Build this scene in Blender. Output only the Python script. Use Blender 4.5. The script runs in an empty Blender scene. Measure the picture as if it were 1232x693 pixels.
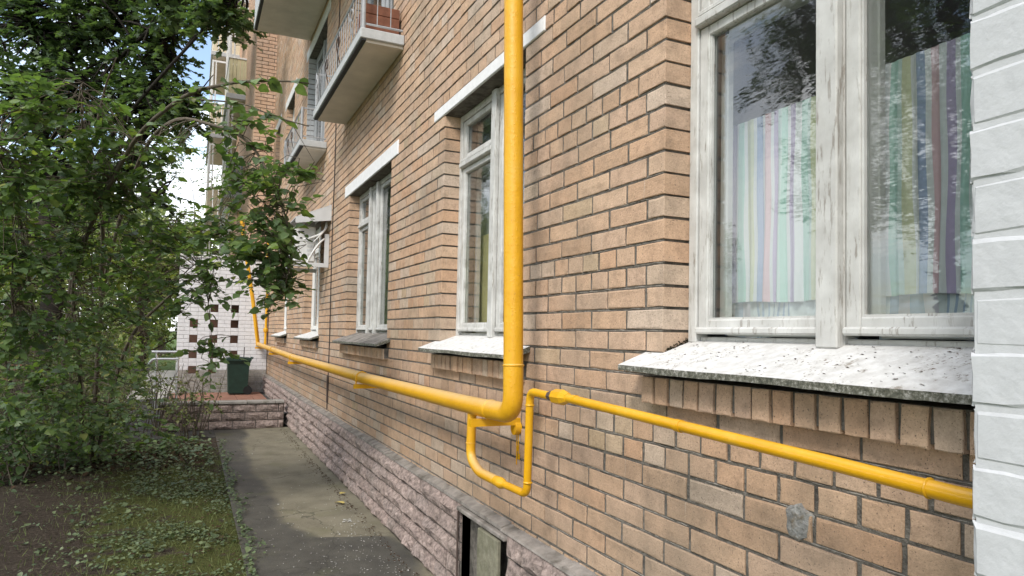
import bpy, math, random
import numpy as np
from mathutils import Vector, Matrix
random.seed(7)
RNG = np.random.default_rng(7)
SC = bpy.context.scene
COL = SC.collection

# ------------------------------------------------------------------ camera
CAM_POS = Vector((-1.536, 0.0, 1.564))
C_R = Vector((0.906606, -0.421504, 0.019981))
C_U = Vector((-0.035767, -0.029577, 0.998922))
C_F = Vector((0.420459, 0.906344, 0.041891))
cam_d = bpy.data.cameras.new("camera"); cam = bpy.data.objects.new("camera", cam_d); COL.objects.link(cam)
cam_d.sensor_width = 36.0; cam_d.lens = 830.0 / 1232 * 36.0
cam_d.shift_y = 21.414 / 1232; cam_d.clip_start = 0.02; cam_d.clip_end = 2000
cam.matrix_world = Matrix(((C_R.x, C_U.x, -C_F.x, CAM_POS.x), (C_R.y, C_U.y, -C_F.y, CAM_POS.y),
                           (C_R.z, C_U.z, -C_F.z, CAM_POS.z), (0, 0, 0, 1)))
SC.camera = cam

# ------------------------------------------------------------------ light
SUN_DIR = Vector((-0.54, -0.46, 0.70)).normalized()      # towards the sun
world = bpy.data.worlds.new("World"); SC.world = world; world.use_nodes = True
wn, wl = world.node_tree.nodes, world.node_tree.links
wn.clear()
w_out = wn.new("ShaderNodeOutputWorld")
sky = wn.new("ShaderNodeTexSky"); sky.sky_type = 'NISHITA'; sky.sun_disc = False
sky.sun_elevation = math.asin(SUN_DIR.z); sky.sun_rotation = math.atan2(SUN_DIR.x, SUN_DIR.y)
bg1 = wn.new("ShaderNodeBackground"); bg1.inputs[1].default_value = 0.15
bg2 = wn.new("ShaderNodeBackground"); bg2.inputs[0].default_value = (0.97, 0.98, 1.0, 1); bg2.inputs[1].default_value = 1.25
tc = wn.new("ShaderNodeTexCoord")
nz = wn.new("ShaderNodeTexNoise"); nz.inputs['Scale'].default_value = 3.6; nz.inputs['Detail'].default_value = 7; nz.inputs['Roughness'].default_value = 0.55
rp = wn.new("ShaderNodeValToRGB"); rp.color_ramp.elements[0].position = 0.42; rp.color_ramp.elements[1].position = 0.57
rp.color_ramp.elements[0].color = (0.04, 0.04, 0.04, 1)
mxs = wn.new("ShaderNodeMixShader")
cm = wn.new("ShaderNodeMapping"); cm.inputs['Location'].default_value = (0.75, 0.3, 0.2); wl.new(tc.outputs['Generated'], cm.inputs['Vector']); wl.new(cm.outputs[0], nz.inputs['Vector']); wl.new(nz.outputs['Fac'], rp.inputs['Fac'])
wl.new(rp.outputs['Color'], mxs.inputs['Fac']); wl.new(sky.outputs['Color'], bg1.inputs['Color'])
wl.new(bg1.outputs[0], mxs.inputs[1]); wl.new(bg2.outputs[0], mxs.inputs[2]); wl.new(mxs.outputs[0], w_out.inputs['Surface'])
sun_d = bpy.data.lights.new("sun", 'SUN'); sun_d.energy = 1.5; sun_d.angle = math.radians(14); sun_d.color = (1.0, 0.95, 0.87)
sun = bpy.data.objects.new("sun", sun_d); COL.objects.link(sun)
sun.rotation_euler = SUN_DIR.to_track_quat('Z', 'Y').to_euler()
SC.view_settings.view_transform = 'Standard'; SC.view_settings.look = 'None'
SC.view_settings.exposure = 0.92; SC.view_settings.gamma = 1.0
SC.view_settings.use_curve_mapping = False

# ------------------------------------------------------------------ materials
def nodes_of(name):
    m = bpy.data.materials.new(name); m.use_nodes = True
    n, l = m.node_tree.nodes, m.node_tree.links
    b = n.get("Principled BSDF")
    return m, n, l, b
def pos(n):
    return n.new("ShaderNodeNewGeometry").outputs['Position']
def noise(n, l, vec, scale, detail=4, rough=0.55):
    t = n.new("ShaderNodeTexNoise"); t.inputs['Scale'].default_value = scale
    t.inputs['Detail'].default_value = detail; t.inputs['Roughness'].default_value = rough
    l.new(vec, t.inputs['Vector']); return t.outputs['Fac']
def ramp(n, l, fac, stops, interp='LINEAR'):
    r = n.new("ShaderNodeValToRGB"); cr = r.color_ramp; cr.interpolation = interp
    while len(cr.elements) < len(stops): cr.elements.new(0.5)
    for e, (p, c) in zip(cr.elements, stops):
        e.position = p; e.color = (*c, 1) if len(c) == 3 else c
    l.new(fac, r.inputs['Fac']); return r.outputs['Color']
def mix(n, l, fac, a, b, mode='MIX'):
    m = n.new("ShaderNodeMix"); m.data_type = 'RGBA'; m.blend_type = mode
    for s, v in ((m.inputs['Factor'], fac), (m.inputs['A'], a), (m.inputs['B'], b)):
        if isinstance(v, (int, float)): s.default_value = v
        elif isinstance(v, (tuple, list)): s.default_value = (*v, 1) if len(v) == 3 else v
        else: l.new(v, s)
    return m.outputs['Result']
def math_(n, l, op, a, b=0.0):
    m = n.new("ShaderNodeMath"); m.operation = op
    for s, v in zip(m.inputs, (a, b)):
        if isinstance(v, (int, float)): s.default_value = v
        else: l.new(v, s)
    return m.outputs[0]
def bump(n, l, b, h, strength, dist=0.01):
    k = n.new("ShaderNodeBump"); k.inputs['Strength'].default_value = strength; k.inputs['Distance'].default_value = dist
    l.new(h, k.inputs['Height']); l.new(k.outputs['Normal'], b.inputs['Normal'])
def grey(v): return (v, v, v)
def piece_random(n, l):
    g = n.new("ShaderNodeNewGeometry"); o = n.new("ShaderNodeObjectInfo")
    s = math_(n, l, 'ADD', g.outputs['Random Per Island'], math_(n, l, 'MULTIPLY', o.outputs['Random'], 7.31))
    w = n.new("ShaderNodeTexWhiteNoise"); w.noise_dimensions = '1D'; l.new(s, w.inputs['W'])
    return w.outputs['Value']
def simple(name, col, rough=0.7, spec=0.3, scale=20, amt=0.25, bscale=60, bstr=0.15, metal=0.0, dirt=None):
    m, n, l, b = nodes_of(name)
    p = pos(n); f = noise(n, l, p, scale, 5)
    v = ramp(n, l, f, [(0.25, grey(1 - amt)), (0.75, grey(1 + amt * .5))])
    c = mix(n, l, 1.0, col, v, 'MULTIPLY')
    if dirt:
        (dc, dscale, lo, hi) = dirt
        d = ramp(n, l, noise(n, l, p, dscale, 8, .65), [(lo, grey(0)), (hi, grey(1))])
        c = mix(n, l, d, c, dc)
    l.new(c, b.inputs['Base Color']); b.inputs['Roughness'].default_value = rough
    b.inputs['Specular IOR Level'].default_value = spec; b.inputs['Metallic'].default_value = metal
    if bstr: bump(n, l, b, noise(n, l, p, bscale, 4), bstr)
    return m
def brick_material(name, stops, dirt=True):
    m, n, l, b = nodes_of(name); p = pos(n)
    c = ramp(n, l, piece_random(n, l), stops)
    mot = ramp(n, l, noise(n, l, p, 14, 6, .65), [(0.28, grey(0.72)), (0.5, grey(1.0)), (0.75, grey(1.14))])
    c = mix(n, l, 1.0, c, mot, 'MULTIPLY')
    fine = ramp(n, l, noise(n, l, p, 130, 3, .7), [(0.3, grey(0.84)), (0.7, grey(1.10))])
    c = mix(n, l, 1.0, c, fine, 'MULTIPLY')
    pits = ramp(n, l, noise(n, l, p, 190, 2, .5), [(0.63, grey(0)), (0.70, grey(0.8))])
    c = mix(n, l, pits, c, (0.10, 0.075, 0.06))
    if dirt:
        soot = ramp(n, l, noise(n, l, p, 1.7, 7, .62), [(0.48, grey(0)), (0.70, grey(0.50))])
        c = mix(n, l, soot, c, (0.20, 0.17, 0.13))
        # pale vertical lime drips
        mp = n.new("ShaderNodeMapping"); mp.inputs['Scale'].default_value = (40, 40, 2.2); l.new(p, mp.inputs['Vector'])
        dr = ramp(n, l, noise(n, l, mp.outputs[0], 1.0, 5, .7), [(0.655, grey(0)), (0.74, grey(0.5))])
        c = mix(n, l, dr, c, (0.62, 0.56, 0.48))
        # weather grime lower on the wall, as the splash zone collects dust
        sp = n.new("ShaderNodeSeparateXYZ"); l.new(p, sp.inputs[0])
        mr = n.new("ShaderNodeMapRange"); mr.inputs[1].default_value = 1.5; mr.inputs[2].default_value = 0.5
        mr.inputs[3].default_value = 0.0; mr.inputs[4].default_value = 0.38; l.new(sp.outputs['Z'], mr.inputs[0])
        g = math_(n, l, 'MULTIPLY', mr.outputs[0], math_(n, l, 'ADD', noise(n, l, p, 5, 6, .6), 0.35))
        c = mix(n, l, g, c, (0.185, 0.145, 0.095))
    l.new(c, b.inputs['Base Color']); b.inputs['Roughness'].default_value = 0.88; b.inputs['Specular IOR Level'].default_value = 0.2
    h = math_(n, l, 'ADD', math_(n, l, 'MULTIPLY', noise(n, l, p, 45, 5, .6), 1.0), math_(n, l, 'MULTIPLY', noise(n, l, p, 220, 3, .6), 0.5))
    bump(n, l, b, h, 0.55, 0.007)
    return m
M = {}
M['brick'] = brick_material('tan_brick', [(0.0, (0.49, 0.325, 0.215)), (0.18, (0.55, 0.375, 0.255)), (0.38, (0.52, 0.365, 0.265)),
            (0.55, (0.58, 0.41, 0.285)), (0.72, (0.53, 0.335, 0.215)), (0.86, (0.50, 0.38, 0.285)), (0.95, (0.58, 0.46, 0.365)), (1.0, (0.47, 0.345, 0.22))])
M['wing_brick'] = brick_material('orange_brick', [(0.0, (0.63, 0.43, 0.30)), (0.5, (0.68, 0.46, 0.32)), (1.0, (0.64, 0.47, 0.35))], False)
M['red_brick'] = brick_material('red_brick', [(0.0, (0.28, 0.10, 0.065)), (1.0, (0.36, 0.15, 0.10))], False)
M['mortar'] = simple('grey_mortar', (0.185, 0.17, 0.148), .95, .1, 40, .45, 130, 1.0, dirt=((0.06, 0.055, 0.05), 9, .5, .7))
M['bead'] = simple('pale_mortar', (0.30, 0.28, 0.25), .95, .1, 60, .5, 200, .6)
M['white_wash'] = simple('white_painted_brick', (0.50, 0.508, 0.52), .75, .3, 30, .08, 45, .2, dirt=((0.45, 0.45, 0.44), 60, .70, .8))
M['joint_paint'] = simple('painted_joint', (0.42, 0.41, 0.41), .9, .1)
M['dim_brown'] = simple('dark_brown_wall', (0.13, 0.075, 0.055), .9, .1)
M['lintel_white'] = simple('white_lintel_paint', (0.78, 0.78, 0.78), .8, .2, 18, .1, 50, .3)
M['white_plaster'] = simple('white_painted_concrete', (0.66, 0.66, 0.65), .8, .2, 18, .16, 50, .3, dirt=((0.45, 0.44, 0.41), 22, .56, .78))
M['pale_pink_paint'] = simple('pale_painted_brick', (0.70, 0.695, 0.71), .8, .2, 18, .12, 50, .3)
M['concrete'] = simple('grey_concrete', (0.33, 0.31, 0.28), .9, .2, 14, .3, 70, .4, dirt=((0.14, 0.13, 0.10), 8, .52, .72))
M['ledge'] = simple('grey_brown_ledge', (0.28, 0.255, 0.23), .9, .2, 14, .4, 70, .6, dirt=((0.10, 0.09, 0.075), 8, .48, .7))
M['patch'] = simple('cement_patch', (0.30, 0.295, 0.28), .9, .2, 45, .6, 60, 1.0, dirt=((0.20, 0.17, 0.13), 30, .5, .65))
M['soffit'] = simple('beige_soffit', (0.70, 0.65, 0.58), .85, .2, 5, .15, 40, .1)
M['grey_band'] = simple('grey_slab_edge', (0.48, 0.49, 0.49), .8, .3, 20, .15, 60, .2)
M['bitumen'] = simple('dark_drip_strip', (0.05, 0.052, 0.055), .8, .3)
M['grey_paint_brick'] = simple('grey_painted_brick', (0.47, 0.48, 0.49), .85, .2, 10, .15, 50, .3)
M['rail_metal'] = simple('grey_rail_paint', (0.36, 0.37, 0.38), .5, .4, 30, .2, 80, .1)
M['rust_metal'] = simple('rusty_iron', (0.09, 0.065, 0.055), .8, .3)
M['sheet_metal'] = simple('painted_sheet_metal', (0.62, 0.63, 0.63), .4, .5, 7, .12, 60, .05)
M['white_plastic'] = simple('white_plastic', (0.72, 0.72, 0.70), .45, .4, 9, .08, 60, .03)
M['dark_grille'] = simple('dark_interior', (0.03, 0.03, 0.032), .8, .2)
M['stone'] = None
M['bin_plastic'] = simple('dark_green_plastic', (0.013, 0.038, 0.026), .55, .4, 12, .35, 120, .1)
M['rubber'] = simple('black_rubber', (0.02, 0.02, 0.02), .8, .2)
M['red_tile'] = simple('red_tile', (0.32, 0.165, 0.115), .7, .3, 6, .3, 40, .2)
M['bark'] = simple('brown_bark', (0.085, 0.065, 0.048), .9, .15, 30, .5, 90, .6)
M['bark_dark'] = simple('dark_bark', (0.035, 0.030, 0.026), .9, .15, 18, .5, 60, .6)
M['twig'] = simple('twig_bark', (0.12, 0.10, 0.075), .85, .2, 40, .4)
M['board'] = simple('weathered_board', (0.235, 0.225, 0.165), .85, .2, 22, .35, 90, .4, dirt=((0.12, 0.12, 0.075), 7, .5, .75))
M['box_wood'] = simple('red_brown_wood', (0.21, 0.085, 0.05), .7, .3, 22, .3, 60, .2)
M['bench_wood'] = simple('bench_wood', (0.24, 0.12, 0.07), .7, .3, 22, .3)
M['interior'] = simple('interior_plaster', (0.24, 0.245, 0.25), .9, .1, 3, .1, 40, .0)
M['steel'] = simple('galvanised_rail', (0.62, 0.62, 0.62), .35, .5, 20, .1, 80, .05, metal=.4)
M['yellow_panel'] = simple('yellow_cladding', (0.58, 0.53, 0.33), .6, .3, 5, .12, 30, .05)
M['cream_panel'] = simple('cream_cladding', (0.66, 0.58, 0.42), .6, .3, 5, .12, 30, .05)
M['blue_panel'] = simple('grey_blue_cladding', (0.32, 0.34, 0.37), .6, .3, 5, .12, 30, .05)
M['debris_white'] = simple('paint_flake', (0.50, 0.49, 0.46), .8, .2)
M['debris_brown'] = simple('leaf_litter', (0.075, 0.048, 0.03), .9, .1, 60, .5)
M['yellow_leaf'] = simple('yellowed_leaf', (0.50, 0.40, 0.13), .6, .2, 50, .3)
M['yellow_blind'] = simple('yellow_blind', (0.58, 0.52, 0.25), .8, .1, 6, .2)
M['green_blind'] = simple('green_blind', (0.24, 0.31, 0.19), .8, .1, 6, .2)

def stone_material():
    m, n, l, b = nodes_of('split_stone'); p = pos(n)
    c = ramp(n, l, piece_random(n, l), [(0.0, (0.27, 0.212, 0.188)), (0.35, (0.325, 0.255, 0.228)), (0.7, (0.29, 0.235, 0.212)), (1.0, (0.37, 0.29, 0.258))])
    mot = ramp(n, l, noise(n, l, p, 34, 6, .68), [(0.32, grey(0.42)), (0.5, grey(1.0)), (0.70, grey(1.55))])
    c = mix(n, l, 1.0, c, mot, 'MULTIPLY')
    d = ramp(n, l, noise(n, l, p, 3, 6, .6), [(0.5, grey(0)), (0.75, grey(0.5))])
    c = mix(n, l, d, c, (0.10, 0.095, 0.075))
    l.new(c, b.inputs['Base Color']); b.inputs['Roughness'].default_value = .92; b.inputs['Specular IOR Level'].default_value = .2
    bump(n, l, b, noise(n, l, p, 42, 7, .7), .9, .02); return m
M['stone'] = stone_material()

def paint_material():                                   # old white window paint with cracks and bare wood
    m, n, l, b = nodes_of('peeling_white_paint'); p = pos(n)
    base = ramp(n, l, noise(n, l, p, 9, 5), [(0.3, (0.44, 0.435, 0.415)), (0.7, (0.63, 0.63, 0.61))])
    mp = n.new("ShaderNodeMapping"); mp.inputs['Scale'].default_value = (60, 60, 9); l.new(p, mp.inputs['Vector'])
    cr = noise(n, l, mp.outputs[0], 1.0, 8, .7)
    crk = ramp(n, l, cr, [(0.55, grey(0)), (0.61, grey(0.85))])
    ar = ramp(n, l, noise(n, l, p, 4.0, 3), [(0.40, grey(0.15)), (0.58, grey(1))])
    f = math_(n, l, 'MULTIPLY', crk, ar)
    c = mix(n, l, f, base, (0.27, 0.245, 0.215))
    l.new(c, b.inputs['Base Color']); b.inputs['Roughness'].default_value = .6; b.inputs['Specular IOR Level'].default_value = .3
    bump(n, l, b, cr, .35, .006); return m
M['win_paint'] = paint_material()
M['inner_paint'] = simple('inner_frame_paint', (0.50, 0.51, 0.49), .6, .3, 9, .12, 60, .1)
def sill_material():
    m, n, l, b = nodes_of('peeling_sill_paint'); p = pos(n)
    base = ramp(n, l, noise(n, l, p, 30, 5), [(0.3, (0.52, 0.51, 0.49)), (0.7, (0.71, 0.71, 0.695))])
    dirt = ramp(n, l, noise(n, l, p, 19, 9, .72), [(0.59, grey(0)), (0.66, grey(0.8))])
    c = mix(n, l, dirt, base, (0.235, 0.20, 0.155))
    fl = ramp(n, l, noise(n, l, p, 90, 4, .7), [(0.57, grey(0)), (0.63, grey(0.9))])
    cl = ramp(n, l, noise(n, l, p, 7, 5, .6), [(0.52, grey(0)), (0.60, grey(1))])
    c = mix(n, l, math_(n, l, 'MULTIPLY', fl, cl), c, (0.13, 0.085, 0.055))
    l.new(c, b.inputs['Base Color']); b.inputs['Roughness'].default_value = .85; b.inputs['Specular IOR Level'].default_value = .2
    bump(n, l, b, noise(n, l, p, 60, 6, .7), .5, .008); return m
M['sill'] = sill_material()
def edge_material():
    m, n, l, b = nodes_of('mossy_sill_edge'); p = pos(n)
    c = ramp(n, l, noise(n, l, p, 70, 8, .75), [(0.36, (0.045, 0.048, 0.035)), (0.52, (0.16, 0.16, 0.125)), (0.66, (0.50, 0.49, 0.46))])
    l.new(c, b.inputs['Base Color']); b.inputs['Roughness'].default_value = .95
    bump(n, l, b, noise(n, l, p, 110, 6, .7), .9, .01); return m
M['sill_edge'] = edge_material()

def pipe_material(name, rgh, blister):
    m, n, l, b = nodes_of(name); p = pos(n)
    c = ramp(n, l, noise(n, l, p, 5, 6, .6), [(0.3, (0.62, 0.310, 0.006)), (0.55, (0.70, 0.365, 0.010)), (0.8, (0.67, 0.385, 0.035))])
    d = ramp(n, l, noise(n, l, p, 38, 8, .72), [(0.61, grey(0)), (0.72, grey(0.6))])
    c = mix(n, l, d, c, (0.34, 0.18, 0.035))
    d2 = ramp(n, l, noise(n, l, p, 9, 9, .75), [(0.665, grey(0)), (0.69, grey(0.9))])
    c = mix(n, l, d2, c, (0.13, 0.07, 0.035))
    # dust settled on faces turned upwards
    g = n.new("ShaderNodeNewGeometry"); sp = n.new("ShaderNodeSeparateXYZ"); l.new(g.outputs['Normal'], sp.inputs[0])
    up = n.new("ShaderNodeMapRange"); up.inputs[1].default_value = 0.15; up.inputs[2].default_value = 0.95; up.inputs[3].default_value = 0; up.inputs[4].default_value = 0.72 if blister else 0.08
    l.new(sp.outputs['Z'], up.inputs[0])
    c = mix(n, l, math_(n, l, 'MULTIPLY', up.outputs[0], math_(n, l, 'ADD', noise(n, l, p, 16, 5), 0.3)), c, (0.60, 0.46, 0.26))
    l.new(c, b.inputs['Base Color']); b.inputs['Roughness'].default_value = rgh; b.inputs['Specular IOR Level'].default_value = .5
    h = noise(n, l, p, 28, 5, .6)
    if blister:
        v = n.new("ShaderNodeTexVoronoi"); v.inputs['Scale'].default_value = 78; l.new(p, v.inputs['Vector'])
        h = math_(n, l, 'ADD', math_(n, l, 'MULTIPLY', ramp(n, l, v.outputs['Distance'], [(0.08, grey(1)), (0.34, grey(0))]), 0.5), h)
    bump(n, l, b, h, .36 if blister else .22, .007); return m
M['pipe'] = pipe_material('yellow_gas_paint', .42, True)
M['thin_pipe'] = pipe_material('glossy_yellow_gas_paint', .24, False)

def glass_material():
    m = bpy.data.materials.new('window_glass'); m.use_nodes = True; n, l = m.node_tree.nodes, m.node_tree.links; n.clear()
    o = n.new("ShaderNodeOutputMaterial"); t = n.new("ShaderNodeBsdfTransparent"); t.inputs[0].default_value = (0.94, 0.955, 0.95, 1)
    g = n.new("ShaderNodeBsdfGlossy"); g.inputs['Roughness'].default_value = 0.008
    lw = n.new("ShaderNodeLayerWeight"); lw.inputs['Blend'].default_value = .5
    fz = math_(n, l, 'ADD', math_(n, l, 'MULTIPLY', math_(n, l, 'POWER', lw.outputs['Facing'], 4.0), 0.85), 0.09)
    p = pos(n); nb = n.new("ShaderNodeBump"); nb.inputs['Strength'].default_value = .035; nb.inputs['Distance'].default_value = .02
    mp = n.new("ShaderNodeMapping"); mp.inputs['Scale'].default_value = (1, 6, 26); l.new(p, mp.inputs['Vector'])
    l.new(noise(n, l, mp.outputs[0], 1.0, 3), nb.inputs['Height']); l.new(nb.outputs[0], g.inputs['Normal'])
    x = n.new("ShaderNodeMixShader"); l.new(fz, x.inputs[0]); l.new(t.outputs[0], x.inputs[1]); l.new(g.outputs[0], x.inputs[2])
    # paint specks and dust on the pane
    dz = ramp(n, l, noise(n, l, p, 85, 6, .72), [(0.705, grey(0)), (0.73, grey(0.8))])
    df = n.new("ShaderNodeBsdfDiffuse"); df.inputs[0].default_value = (0.7, 0.7, 0.69, 1)
    x2 = n.new("ShaderNodeMixShader"); hz = math_(n, l, 'MAXIMUM', dz, 0.012)
    l.new(hz, x2.inputs[0]); l.new(x.outputs[0], x2.inputs[1]); l.new(df.outputs[0], x2.inputs[2]); l.new(x2.outputs[0], o.inputs[0]); return m
M['glass'] = glass_material()

def cloth_material():
    m, n, l, b = nodes_of('striped_cotton')
    uv = n.new("ShaderNodeUVMap"); s = n.new("ShaderNodeSeparateXYZ"); l.new(uv.outputs[0], s.inputs[0])
    fr = math_(n, l, 'FRACT', s.outputs['X'])
    W = (0.58, 0.61, 0.62); mint = (0.36, 0.56, 0.49); lil = (0.40, 0.34, 0.49); pink = (0.56, 0.40, 0.43); yel = (0.53, 0.56, 0.38); blu = (0.28, 0.35, 0.50); pm = (0.46, 0.59, 0.55)
    seq = [(lil, 5), (W, 5), (mint, 6), (pm, 3), (yel, 6), (W, 4), (blu, 5), (W, 3), (pink, 5), (W, 4), (lil, 5), (W, 3), (mint, 6), (W, 3), (yel, 7), (W, 3), (blu, 5), (W, 3), (pink, 5), (W, 3), (lil, 4), (pm, 4), (mint, 5), (W, 3)]
    tot = sum(w for _, w in seq); a = 0; st = []
    for c, w in seq: st.append((a / tot, c)); a += w
    c = ramp(n, l, fr, st, 'CONSTANT')
    l.new(c, b.inputs['Base Color']); b.inputs['Roughness'].default_value = .9; b.inputs['Specular IOR Level'].default_value = .1
    bump(n, l, b, noise(n, l, pos(n), 24, 5, .6), .3, .01); return m
M['cloth'] = cloth_material()
def thin_cloth():
    m, n, l, b = nodes_of('faded_blue_cloth')
    uv = n.new("ShaderNodeUVMap"); s = n.new("ShaderNodeSeparateXYZ"); l.new(uv.outputs[0], s.inputs[0])
    W = (0.55, 0.62, 0.62); bl = (0.30, 0.39, 0.50); pk = (0.50, 0.49, 0.54)
    seq = [(W, 3), (bl, 2), (pk, 3), (bl, 3), (pk, 3), (W, 2)] + [(bl, .6), (W, 1.3)] * 7 + [(W, 14)]
    tot = sum(w for _, w in seq); a = 0; st = []
    for c, w in seq: st.append((a / tot, c)); a += w
    c = ramp(n, l, math_(n, l, 'FRACT', s.outputs['X']), st, 'CONSTANT')
    l.new(c, b.inputs['Base Color']); b.inputs['Roughness'].default_value = .9
    return m
M['thin_cloth'] = thin_cloth()
M['tulle'] = simple('grey_tulle', (0.42, 0.44, 0.42), .9, .1, 8, .2)

def leaf_material(name, stops, gloss=.45, trans=.28):
    m, n, l, b = nodes_of(name)
    c = ramp(n, l, piece_random(n, l), stops)
    c = mix(n, l, 1.0, c, ramp(n, l, noise(n, l, pos(n), 30, 3), [(0.3, grey(.85)), (0.7, grey(1.1))]), 'MULTIPLY')
    l.new(c, b.inputs['Base Color']); b.inputs['Roughness'].default_value = gloss; b.inputs['Specular IOR Level'].default_value = .45
    t = n.new("ShaderNodeBsdfTranslucent"); l.new(mix(n, l, 1.0, c, (1.25, 1.45, 0.55), 'MULTIPLY'), t.inputs[0])
    x = n.new("ShaderNodeMixShader"); x.inputs[0].default_value = trans
    o = n.get("Material Output"); l.new(b.outputs[0], x.inputs[1]); l.new(t.outputs[0], x.inputs[2]); l.new(x.outputs[0], o.inputs[0]); return m
M['leaf'] = leaf_material('shrub_leaf', [(0.0, (0.085, 0.130, 0.065)), (0.4, (0.12, 0.185, 0.08)), (0.75, (0.15, 0.225, 0.085)), (0.93, (0.21, 0.29, 0.09)), (1.0, (0.28, 0.29, 0.10))], .40, .40)
M['maple'] = leaf_material('maple_leaf', [(0.0, (0.070, 0.112, 0.062)), (0.5, (0.095, 0.145, 0.075)), (1.0, (0.145, 0.20, 0.09))], .5, .46)
M['far_leaf'] = leaf_material('yellow_green_leaf', [(0.0, (0.12, 0.17, 0.05)), (0.5, (0.17, 0.215, 0.06)), (1.0, (0.26, 0.27, 0.08))], .55, .3)  # yellow-green leaf colour of the background trees
M['pale_leaf'] = leaf_material('pale_leaf', [(0.0, (0.13, 0.17, 0.08)), (1.0, (0.21, 0.24, 0.12))], .6, .3)
M['bush_leaf'] = leaf_material('bush_leaf', [(0.0, (0.10, 0.135, 0.05)), (0.6, (0.15, 0.18, 0.06)), (1.0, (0.23, 0.22, 0.08))], .55, .28)
M['ivy'] = leaf_material('ground_cover_leaf', [(0.0, (0.075, 0.11, 0.06)), (0.5, (0.11, 0.15, 0.075)), (1.0, (0.17, 0.21, 0.10))], .5, .15)
M['grass'] = leaf_material('grass_blade', [(0.0, (0.11, 0.15, 0.045)), (1.0, (0.19, 0.22, 0.075))], .6, .2)

def soil_material():
    m, n, l, b = nodes_of('soil_and_moss'); p = pos(n)
    soil = ramp(n, l, noise(n, l, p, 28, 8, .7), [(0.3, (0.036, 0.028, 0.022)), (0.55, (0.078, 0.062, 0.048)), (0.72, (0.15, 0.12, 0.09))])
    moss = ramp(n, l, noise(n, l, p, 55, 6, .7), [(0.3, (0.042, 0.052, 0.020)), (0.7, (0.125, 0.13, 0.042))])
    at = n.new("ShaderNodeAttribute"); at.attribute_name = 'moss'
    f = math_(n, l, 'ADD', at.outputs['Fac'], math_(n, l, 'MULTIPLY', math_(n, l, 'SUBTRACT', noise(n, l, p, 4.5, 8, .7), 0.5), 3.6))
    c = mix(n, l, ramp(n, l, f, [(0.35, grey(0)), (0.62, grey(1))]), soil, moss)
    l.new(c, b.inputs['Base Color']); b.inputs['Roughness'].default_value = .95; b.inputs['Specular IOR Level'].default_value = .1
    bump(n, l, b, noise(n, l, p, 40, 8, .7), 1.0, .03); return m
M['soil'] = soil_material()
def asphalt_material():
    m, n, l, b = nodes_of('old_asphalt'); p = pos(n)
    pale_tone = ramp(n, l, noise(n, l, p, 3.2, 8, .62), [(0.3, (0.155, 0.139, 0.100)), (0.55, (0.215, 0.194, 0.140)), (0.75, (0.245, 0.222, 0.163))])
    dark_tone = ramp(n, l, noise(n, l, p, 5, 8, .62), [(0.3, (0.060, 0.057, 0.050)), (0.7, (0.105, 0.100, 0.084))])
    at = n.new("ShaderNodeAttribute"); at.attribute_name = 'dark_part'
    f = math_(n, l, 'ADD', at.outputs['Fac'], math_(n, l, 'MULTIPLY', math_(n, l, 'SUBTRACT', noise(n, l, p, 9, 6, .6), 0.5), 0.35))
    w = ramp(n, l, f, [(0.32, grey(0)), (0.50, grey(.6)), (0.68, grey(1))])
    c = mix(n, l, w, pale_tone, dark_tone)
    c = mix(n, l, 1.0, c, ramp(n, l, noise(n, l, p, 170, 4, .7), [(0.3, grey(.72)), (0.7, grey(1.22))]), 'MULTIPLY')
    mo = ramp(n, l, noise(n, l, p, 2.2, 6, .6), [(0.56, grey(0)), (0.74, grey(0.4))])
    c = mix(n, l, mo, c, (0.13, 0.135, 0.055))
    vo = n.new("ShaderNodeTexVoronoi"); vo.feature = 'DISTANCE_TO_EDGE'; vo.inputs['Scale'].default_value = .75
    wp = n.new("ShaderNodeVectorMath"); wp.operation = 'ADD'; sc_ = n.new("ShaderNodeTexNoise"); sc_.inputs['Scale'].default_value = 5; sc_.inputs['Detail'].default_value = 5; l.new(p, sc_.inputs['Vector'])
    sv = n.new("ShaderNodeVectorMath"); sv.operation = 'SCALE'; sv.inputs['Scale'].default_value = .28; l.new(sc_.outputs['Color'], sv.inputs[0]); l.new(p, wp.inputs[0]); l.new(sv.outputs[0], wp.inputs[1]); l.new(wp.outputs[0], vo.inputs['Vector'])
    c = mix(n, l, ramp(n, l, vo.outputs['Distance'], [(0.0, grey(.65)), (0.006, grey(0))]), c, (0.03, 0.03, 0.025))
    st = ramp(n, l, noise(n, l, p, 120, 3, .6), [(0.70, grey(0)), (0.735, grey(0.7))])
    c = mix(n, l, st, c, (0.38, 0.36, 0.31))
    l.new(c, b.inputs['Base Color'])
    l.new(ramp(n, l, w, [(0, grey(.9)), (1, grey(.62))]), b.inputs['Roughness']); b.inputs['Specular IOR Level'].default_value = .3
    bump(n, l, b, noise(n, l, p, 150, 5, .7), .5, .006); return m
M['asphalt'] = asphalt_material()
M['yard'] = simple('yard_asphalt', (0.085, 0.082, 0.076), .9, .25, 8, .3, 120, .4)
M['slab'] = simple('pale_paving', (0.40, 0.385, 0.35), .9, .2, 8, .2, 60, .2)
M['meadow'] = simple('mown_grass', (0.085, 0.125, 0.035), .95, .1, 3, .4, 40, .5)

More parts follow.
